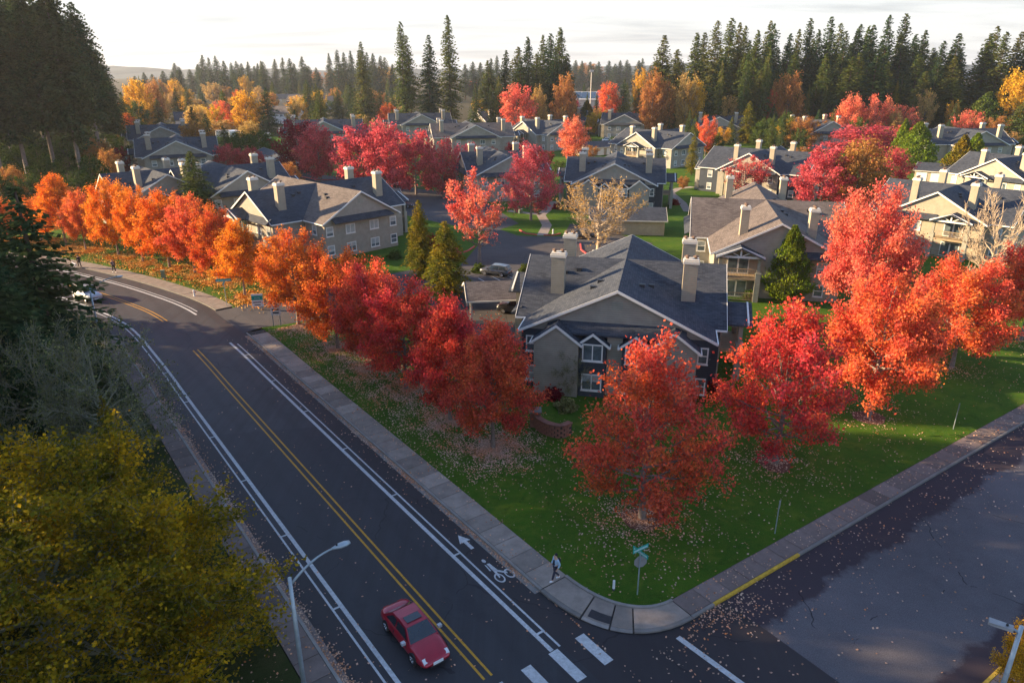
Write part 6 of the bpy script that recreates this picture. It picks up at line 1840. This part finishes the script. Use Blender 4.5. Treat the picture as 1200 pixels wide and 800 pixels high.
# ------------------------------------------------------------------ street furniture
def lamp(label, X, Y, h, ang, arm=2.0, rise=0.55, head='cobra'):
    root = empty('street_lamp', (X, Y, 0.1)); props(root, label, 'street lamp')
    m = MB(); m.tube([(0, 0, -0.05), (0, 0, 0.25)], [0.16, 0.15], 12); m.tube([(0, 0, 0.25), (0, 0, h * 0.5), (0, 0, h)], [0.115, 0.095, 0.075], 12)
    m.build('pole', M['steel_pole'], root, smooth=True)
    c, s = math.cos(ang), math.sin(ang)
    m = MB(); n = 8
    m.tube([(c * arm * t, s * arm * t, h - 0.35 + rise * (1 - (1 - t) ** 2)) for t in [i / n for i in range(n + 1)]], [0.055 - 0.018 * i / n for i in range(n + 1)], 8)
    m.build('arm', M['steel_pole'], root, smooth=True)
    hx, hz = arm, h - 0.35 + rise
    m = MB()
    if head == 'cobra':
        sec = []
        for x, w_, t in ((-0.10, 0.05, 0.05), (0.05, 0.09, 0.07), (0.25, 0.16, 0.10), (0.50, 0.17, 0.09), (0.68, 0.11, 0.05)):
            sec.append([(x, w_ * math.cos(a), t * math.sin(a)) for a in np.linspace(0, 2 * PI, 10, endpoint=False)])
        m.ring(sec); hd = m.build('lamp_head', M['steel_pole'], root, (c * hx, s * hx, hz), (0, 0, ang), True)
        m = MB(); m.tube([(0.12, 0, 0.085), (0.12, 0, 0.17)], [0.045, 0.04], 8); m.build('photocell', M['metal_dark'], hd)
    else:
        m.hexa([(-0.05, -0.17, -0.05), (0.72, -0.17, -0.05), (0.72, 0.17, -0.05), (-0.05, 0.17, -0.05), (-0.05, -0.14, 0.06), (0.70, -0.16, 0.05), (0.70, 0.16, 0.05), (-0.05, 0.14, 0.06)])
        hd = m.build('lamp_head', M['sign_back'], root, (c * hx, s * hx, hz), (0, 0, ang))
        m = MB(); m.tube([(0.15, 0, 0.06), (0.15, 0, 0.13)], [0.045, 0.04], 8); m.build('photocell', M['metal_dark'], hd)
    m = MB(); m.tube([(hx + 0.1, 0, -0.062), (hx + 0.5, 0, -0.062)], [0.02, 0.02], 4); 
    return root
lamp('tall pale street lamp on the pavement before the yellow tree', -8.7, 22.9, 7.3, math.atan2(RR.y, RR.x), 1.9, 0.9)
lamp('street lamp at the road bend beside the mossy bare tree', -40.0, 65.2, 6.6, math.atan2(RR.y, RR.x), 2.3, 0.9)
lamp('street lamp with a flat square head at the bottom kerb, before the golden tree', 18.2, 20.3, 7.3, math.atan2(0.55, -0.83), 0.25, 0.12, 'flat')

def post(root, h, r=0.035, x=0, y=0, mat='steel_pole'):
    m = MB(); m.tube([(x, y, -0.1), (x, y, h)], [r, r], 8); m.build('post', M[mat], root)
def blade(root, ang, z, ln=0.95, hh=0.23):
    m = MB(); m.box(-ln / 2, ln / 2, -0.012, 0.012, 0, hh)
    b = m.build('name_blade', M['sign_teal'], root, (0, 0, z), (0, 0, ang))
    # the lettering is too small to read in the picture: pale marks of its size
    m = MB(); rg = random.Random(int(z * 100)); x = -ln / 2 + 0.08
    while x < ln / 2 - 0.12:
        w_ = rg.uniform(0.03, 0.06)
        for sd in (-1, 1): m.box(x, x + w_, min(sd * 0.013, sd * 0.016), max(sd * 0.013, sd * 0.016), 0.06, 0.16)
        x += w_ + 0.035
    m.build('lettering', M['sign_white'], b)
r = props(empty('street_sign', (6.6, 30.55, 0.1)), 'crossed teal street name blades above a stop sign seen from behind', 'street sign')
post(r, 2.75)
blade(r, math.atan2(SU.y, SU.x) - 0.02, 2.80, 1.05); blade(r, math.atan2(RU.y, RU.x), 2.56, 1.05)
m = MB(); m.extrude([(0.375 * math.cos(a + PI / 8), 0, 0.375 * math.sin(a + PI / 8)) for a in np.linspace(0, 2 * PI, 8, endpoint=False)], (0, 0.012, 0))
sb = m.build('stop_plate', [M['sign_back']], r, (0.05, 0.05, 2.08), (0, 0, math.atan2(SU.y, SU.x) + PI / 2 + 1.2)); fix_normals(sb.data)
x_, y_ = at(266, 358, 0.1)
r = props(empty('street_sign', (x_, y_, 0.1)), 'teal street name blades at the estate entrance corner', 'street sign')
post(r, 2.9, 0.04); blade(r, 0.25, 2.92, 1.7, 0.32); blade(r, 1.75, 2.58, 1.4, 0.30)
def board(label, px, py, h, w_, hh, rz, bands, name='sign_board'):
    X, Y = at(px, py, 0.1)
    r = props(empty(name, (X, Y, 0.1), rz), label, 'sign')
    for s in (-1, 1):
        m = MB(); m.box(s * w_ * 0.38 - 0.04, s * w_ * 0.38 + 0.04, 0.022, 0.10, -0.1, h); m.build('post', M['steel_pole'], r)
    m = MB(); m.box(-w_ / 2, w_ / 2, -0.02, 0.02, h - hh, h); p = m.build('panel', M['sign_white'], r)
    for (a, b, c, d, mt) in bands:
        m = MB(); m.box(-w_ / 2 + a * w_, -w_ / 2 + b * w_, -0.026, -0.0215, h - hh + c * hh, h - hh + d * hh); m.build('printed_band', M[mt], p)
board('teal and white notice board at the estate entrance', 303, 363, 1.9, 1.25, 1.5, 0.15, ((0.0, 1.0, 0.52, 0.86, 'sign_teal'), (0.12, 0.82, 0.30, 0.38, 'sign_ink'), (0.2, 0.75, 0.10, 0.17, 'sign_ink'), (0.25, 0.75, 0.64, 0.72, 'sign_white')))
board('white notice sign with dark lines of print in the entrance street', 325, 382, 2.5, 1.0, 1.25, 0.12, ((0.32, 0.7, 0.70, 0.80, 'sign_red'), (0.14, 0.86, 0.42, 0.56, 'sign_ink'), (0.2, 0.82, 0.14, 0.28, 'sign_ink')))
r = props(empty('marker_post', (*at(719, 691, .1), 0.1)), 'short white marker post on the corner lawn', 'marker post')
m = MB(); m.tube([(0, 0, -0.05), (0, 0, 0.62)], [0.07, 0.065], 10); m.build('post', M['sign_white'], r)
m = MB(); m.tube([(0, 0, 0.0), (0, 0, 0.12)], [0.078, 0.078], 10); m.build('band', M['cloth_navy'], r)
for (px, py, h, lab) in ((908, 625, 2.3, 'slim sign post seen edge-on near the dark red maple'), (1117, 503, 2.2, 'slim sign post seen edge-on on the lawn under the orange maples')):
    r = props(empty('sign_post', (*at(px, py, .1), 0.1), rad(60)), lab, 'sign post'); post(r, h, 0.03)
    m = MB(); m.box(-0.16, 0.16, -0.045, -0.03, h - 0.5, h); m.build('plate', M['sign_back'], r)
def cabinet(label, px, py, w_, d_, h, rz, name='utility_cabinet'):
    X, Y = at(px, py, .1)
    r = props(empty(name, (X, Y, 0.1), rz), label, 'utility cabinet')
    m = MB(); m.box(-w_ / 2, w_ / 2, -d_ / 2, d_ / 2, 0.06, h); m.box(-w_ / 2 - .03, w_ / 2 + .03, -d_ / 2 - .03, d_ / 2 + .03, h + .001, h + .06); m.build('housing', M['utility_green'], r)
    m = MB(); m.box(-w_ / 2 - .1, w_ / 2 + .1, -d_ / 2 - .1, d_ / 2 + .1, -0.1, 0.058); m.build('plinth', M['concrete_curb'], r)
    m = MB(); m.box(-w_ / 2 + .05, w_ / 2 - .05, -d_ / 2 - .012, -d_ / 2 - .001, 0.15, h - .08); m.build('door', M['utility_green'], r)
cabinet('grey-green utility cabinet on the sunlit lawn by the pavement', 192, 326, 0.45, 0.4, 1.05, 0.2)
cabinet('green utility box by the footpath under the crimson tree', 605, 249, 0.9, 0.8, 0.9, 0.3)
cabinet('second green utility box beside the first by the footpath', 610, 250, 0.7, 0.7, 0.75, 0.3)
def hydrant(label, px, py, cap='sign_white', s=1.0):
    r = props(empty('hydrant', (*at(px, py, .1), 0.1)), label, 'hydrant'); r.scale = (s, s, s)
    m = MB(); m.tube([(0, 0, -.05), (0, 0, 0.06), (0, 0, 0.07), (0, 0, 0.62), (0, 0, 0.74), (0, 0, 0.82)], [0.18, 0.18, 0.12, 0.12, 0.11, 0.03], 10); m.build('barrel', M['sign_white'], r)
    m = MB(); m.tube([(-0.22, 0, 0.48), (0.22, 0, 0.48)], [0.06, 0.06], 8); m.build('outlet', M['sign_red'], r)
hydrant('white hydrant on the small lawn tip by the red kerb', 648, 274)
hydrant('green-white hydrant on the island under the golden tan tree', 695, 299)
hydrant('yellowish hydrant on the sunlit lawn near the entrance sign', 228, 347)

# brick retaining wall, curved, brick by brick
def brick_wall():
    pts = [at(x, y, 0.1) for x, y in ((627, 498), (634, 505), (645, 510), (657, 512), (668, 508))]
    C_ = catmull(pts, 8)
    m = MB(); h = 0.95
    for i in range(len(C_) - 1):
        a, b = Vector((*C_[i], 0)), Vector((*C_[i + 1], 0))
        n = Vector((-(b - a).y, (b - a).x, 0)).normalized() * 0.17
        m.hexa([(*(a - n).xy, -0.1), (*(b - n).xy, -0.1), (*(b + n).xy, -0.1), (*(a + n).xy, -0.1), (*(a - n).xy, h), (*(b - n).xy, h), (*(b + n).xy, h), (*(a + n).xy, h)])
    root = m.build('retaining_wall', M['joint_dark'], None, (0, 0, 0.1))
    props(root, 'low curved brick retaining wall on the lawn below the grey bay', 'wall')
    plain('brick_red', (0.22, 0.10, 0.075), 0.9, 0.35, 1.3)
    cs = [0]
    for i in range(1, len(C_)): cs.append(cs[-1] + math.hypot(C_[i][0] - C_[i - 1][0], C_[i][1] - C_[i - 1][1]))
    bm = MB(); bm.box(-0.19, 0.19, -0.215, 0.215, 0, 0.165); bme = bm.mesh('brick', [M['brick_red']])
    for row_ in range(5):
        s = 0.2 + (0.2 if row_ % 2 else 0)
        while s < cs[-1] - 0.2:
            i = max(k for k in range(len(cs)) if cs[k] <= s); i = min(i, len(C_) - 2)
            f = (s - cs[i]) / (cs[i + 1] - cs[i]); a, b = C_[i], C_[i + 1]
            link('brick', bme, root, (a[0] + (b[0] - a[0]) * f, a[1] + (b[1] - a[1]) * f, 0.0 + row_ * 0.185), (0, 0, math.atan2(b[1] - a[1], b[0] - a[0]) + rt_.uniform(-.02, .02)))
            s += 0.41
    m = MB()
    for i in range(len(C_) - 1):
        a, b = Vector((*C_[i], 0)), Vector((*C_[i + 1], 0))
        n = Vector((-(b - a).y, (b - a).x, 0)).normalized() * 0.25
        m.hexa([(*(a - n).xy, h + .002), (*(b - n).xy, h + .002), (*(b + n).xy, h + .002), (*(a + n).xy, h + .002), (*(a - n).xy, h + .09), (*(b - n).xy, h + .09), (*(b + n).xy, h + .09), (*(a + n).xy, h + .09)])
    m.build('coping', M['brick_red'], root)
    m = MB(); m.box(-0.4, 0.4, -0.4, 0.4, -0.1, 1.25); m.build('pier', M['brick_red'], root, (*pts[0], 0.0))
    m = MB(); m.box(-0.48, 0.48, -0.48, 0.48, 1.252, 1.36); m.build('pier_cap', M['concrete_curb'], root, (*pts[0], 0.0))
brick_wall()

# ------------------------------------------------------------------ people
def skinned(name, verts, edges, radii, mat, parent, sub=2):
    me = bpy.data.meshes.new(name); me.from_pydata([tuple(v) for v in verts], edges, []); me.materials.append(mat)
    o = link(name, me, parent)
    sk = o.modifiers.new('skin', 'SKIN'); sk.use_smooth_shade = True
    for i, r_ in enumerate(radii):
        me.skin_vertices[0].data[i].radius = (r_, r_) if not isinstance(r_, tuple) else r_
    me.skin_vertices[0].data[0].use_root = True
    sb_ = o.modifiers.new('sub', 'SUBSURF'); sb_.levels = 1; sb_.render_levels = sub
    return o
def person(label, X, Y, deg, top='cloth_blue', front='cloth_navy', legs='cloth_navy', shoes='cloth_white', z=0.13, h=1.68, pack=True, stride=0.22):
    k = h / 1.70
    r = props(empty('person', (X, Y, z), rad(deg)), label, 'person')    # walks along local +x
    r.scale = (k, k, k)
    V = [(0, 0, .93), (0.01, 0, 1.15), (0.01, 0, 1.38), (0.02, 0, 1.47), (0.035, 0, 1.56), (0.04, 0, 1.64),
         (0.02, .10, .88), (0.16, .10, .50), (0.02 + stride, .09, .09), (0.14 + stride, .09, .045),
         (0.0, -.10, .88), (0.02, -.10, .49), (-stride - 0.04, -.09, .12), (-stride + 0.08, -.09, .05),
         (0, .19, 1.36), (-0.10, .24, 1.10), (0.02, .24, .88), (0.08, .23, .80), (0, -.19, 1.36), (0.03, -.24, 1.10), (0.18, -.22, .92), (0.25, -.21, .86)]
    E = [(0, 1), (1, 2), (2, 3), (3, 4), (4, 5), (0, 6), (6, 7), (7, 8), (8, 9), (0, 10), (10, 11), (11, 12), (12, 13), (2, 14), (14, 15), (15, 16), (16, 17), (2, 18), (18, 19), (19, 20), (20, 21)]
    R = [.115, .11, .12, .055, .085, .075, .085, .06, .042, .04, .085, .06, .042, .04, .055, .042, .032, .03, .055, .042, .032, .03]
    body = skinned('body', V, E, R, M['skin'], r)
    # face and five fingers on each hand
    m = MB()
    for s in (-1, 1): m.box(0.118, 0.126, s * 0.03 - 0.012, s * 0.03 + 0.012, 1.595, 1.610)
    m.build('eyes', M['hair_black'], r)
    m = MB(); m.tube([(0.115, 0, 1.60), (0.145, 0, 1.565)], [0.010, 0.016], 6); m.build('nose', M['skin'], r)
    for hx, hy, hz in ((0.08, .23, .80), (0.25, -.21, .86)):
        m = MB()
        for i in range(4):
            o_ = (i - 1.5) * 0.018; ln = (0.062, 0.075, 0.070, 0.055)[i]
            m.tube([(hx + o_, hy, hz - 0.01), (hx + o_ + 0.008, hy, hz - ln * 0.6), (hx + o_ + 0.022, hy, hz - ln)], [0.009, 0.0085, 0.007], 6)
        m.tube([(hx + 0.025, hy, hz + 0.02), (hx + 0.055, hy - 0.01 if hy > 0 else hy + 0.01, hz - 0.02)], [0.010, 0.008], 6)
        m.build('hand', M['skin'], r)
    jk = skinned('jacket', [V[0], (0.0, 0, 1.02), V[1], V[2], (0.012, 0, 1.43), V[14], V[15], (0.0, .24, .92), V[18], V[19], (0.15, -.225, .96)], [(0, 1), (1, 2), (2, 3), (3, 4), (3, 5), (5, 6), (6, 7), (3, 8), (8, 9), (9, 10)],
                 [.155, .15, .145, .15, .08, .078, .062, .052, .078, .062, .052], M[top], r)
    skinned('jacket_front', [(0.055, 0, 0.95), (0.06, 0, 1.15), (0.06, 0, 1.36)], [(0, 1), (1, 2)], [.125, .118, .115], M[front], r)
    skinned('trousers', [(0, 0, .92), V[6], V[7], (0.03 + stride, .09, .13), V[10], V[11], (-stride - 0.03, -.09, .15)], [(0, 1), (1, 2), (2, 3), (0, 4), (4, 5), (5, 6)], [.128, .098, .072, .055, .098, .072, .055], M[legs], r)
    for p0, p1 in ((V[8], V[9]), (V[12], V[13])):
        skinned('shoe', [(p0[0] - 0.05, p0[1], 0.055), (p0[0] + 0.06, p0[1], 0.06), (p1[0] + 0.07, p1[1], 0.045)], [(0, 1), (1, 2)], [.05, .055, .04], M[shoes], r)
    skinned('hair', [(0.005, 0, 1.53), (-0.012, 0, 1.63), (0.02, 0, 1.70)], [(0, 1), (1, 2)], [.085, .098, .085], M['hair_black'], r)
    if pack:
        skinned('backpack', [(-0.17, 0, 1.05), (-0.18, 0, 1.22), (-0.16, 0, 1.38)], [(0, 1), (1, 2)], [.10, .12, .10], M['cloth_black'], r)
    return r
x_, y_ = at(651, 679, .13)
person('walker in a light blue jacket and dark leggings on the corner pavement', x_, y_, 205, h=1.72)
x_, y_ = at(94, 313.5, .13)
person('walker in black on the far sunlit pavement, with a white dog', x_, y_, 140, 'cloth_black', 'cloth_black', 'cloth_black', 'cloth_grey', h=1.8, pack=False)
x_, y_ = at(134, 319, .13)
person('walker in a dark coat with a pale bag on the sunlit pavement', x_, y_, -40, 'cloth_navy', 'cloth_grey', 'cloth_black', 'cloth_white', h=1.8, pack=True)
def dog(label, X, Y, deg):
    r = props(empty('dog', (X, Y, 0.13), rad(deg)), label, 'dog')
    V = [(0, 0, .46), (0.22, 0, .47), (-0.24, 0, .47), (0.34, 0, .56), (0.42, 0, .66), (0.55, 0, .63), (0.24, .08, .30), (0.22, .08, .16), (0.25, .08, .02), (0.24, -.08, .30), (0.27, -.08, .16), (0.26, -.08, .02), (-0.26, .09, .34), (-0.20, .09, .24), (-0.31, .09, .15), (-0.29, .09, .02), (-0.26, -.09, .34), (-0.18, -.09, .24), (-0.28, -.09, .15), (-0.25, -.09, .02), (-0.38, 0, .56), (-0.46, 0, .68)]
    E = [(0, 1), (0, 2), (1, 3), (3, 4), (4, 5), (1, 6), (6, 7), (7, 8), (1, 9), (9, 10), (10, 11), (2, 12), (12, 13), (13, 14), (14, 15), (2, 16), (16, 17), (17, 18), (18, 19), (2, 20), (20, 21)]
    R = [.12, .14, .11, .085, .085, .045, .05, .035, .03, .05, .035, .03, .06, .05, .03, .03, .06, .05, .03, .03, .03, .02]
    skinned('body', V, E, R, M['cloth_white'], r)
x_, y_ = at(88, 313, .13); dog('white dog walking ahead of the person in black', x_, y_, 150)

# ------------------------------------------------------------------ air
hz = MB(); hz.box(-2900, 2900, -500, 4100, -1.2, 72)
ho = hz.mesh('haze', [])
hm = bpy.data.materials.new('haze'); hm.use_nodes = True
hn = hm.node_tree
for n in list(hn.nodes): hn.nodes.remove(n)
hout = hn.nodes.new('ShaderNodeOutputMaterial'); hv = hn.nodes.new('ShaderNodeVolumePrincipled')
hv.inputs['Color'].default_value = (0.84, 0.90, 1.0, 1)
hv.inputs['Density'].default_value = 0.00011
hv.inputs['Anisotropy'].default_value = 0.3
hn.links.new(hv.outputs[0], hout.inputs['Volume'])
ho.materials.append(hm)
props(link('haze', ho), kind='stuff')
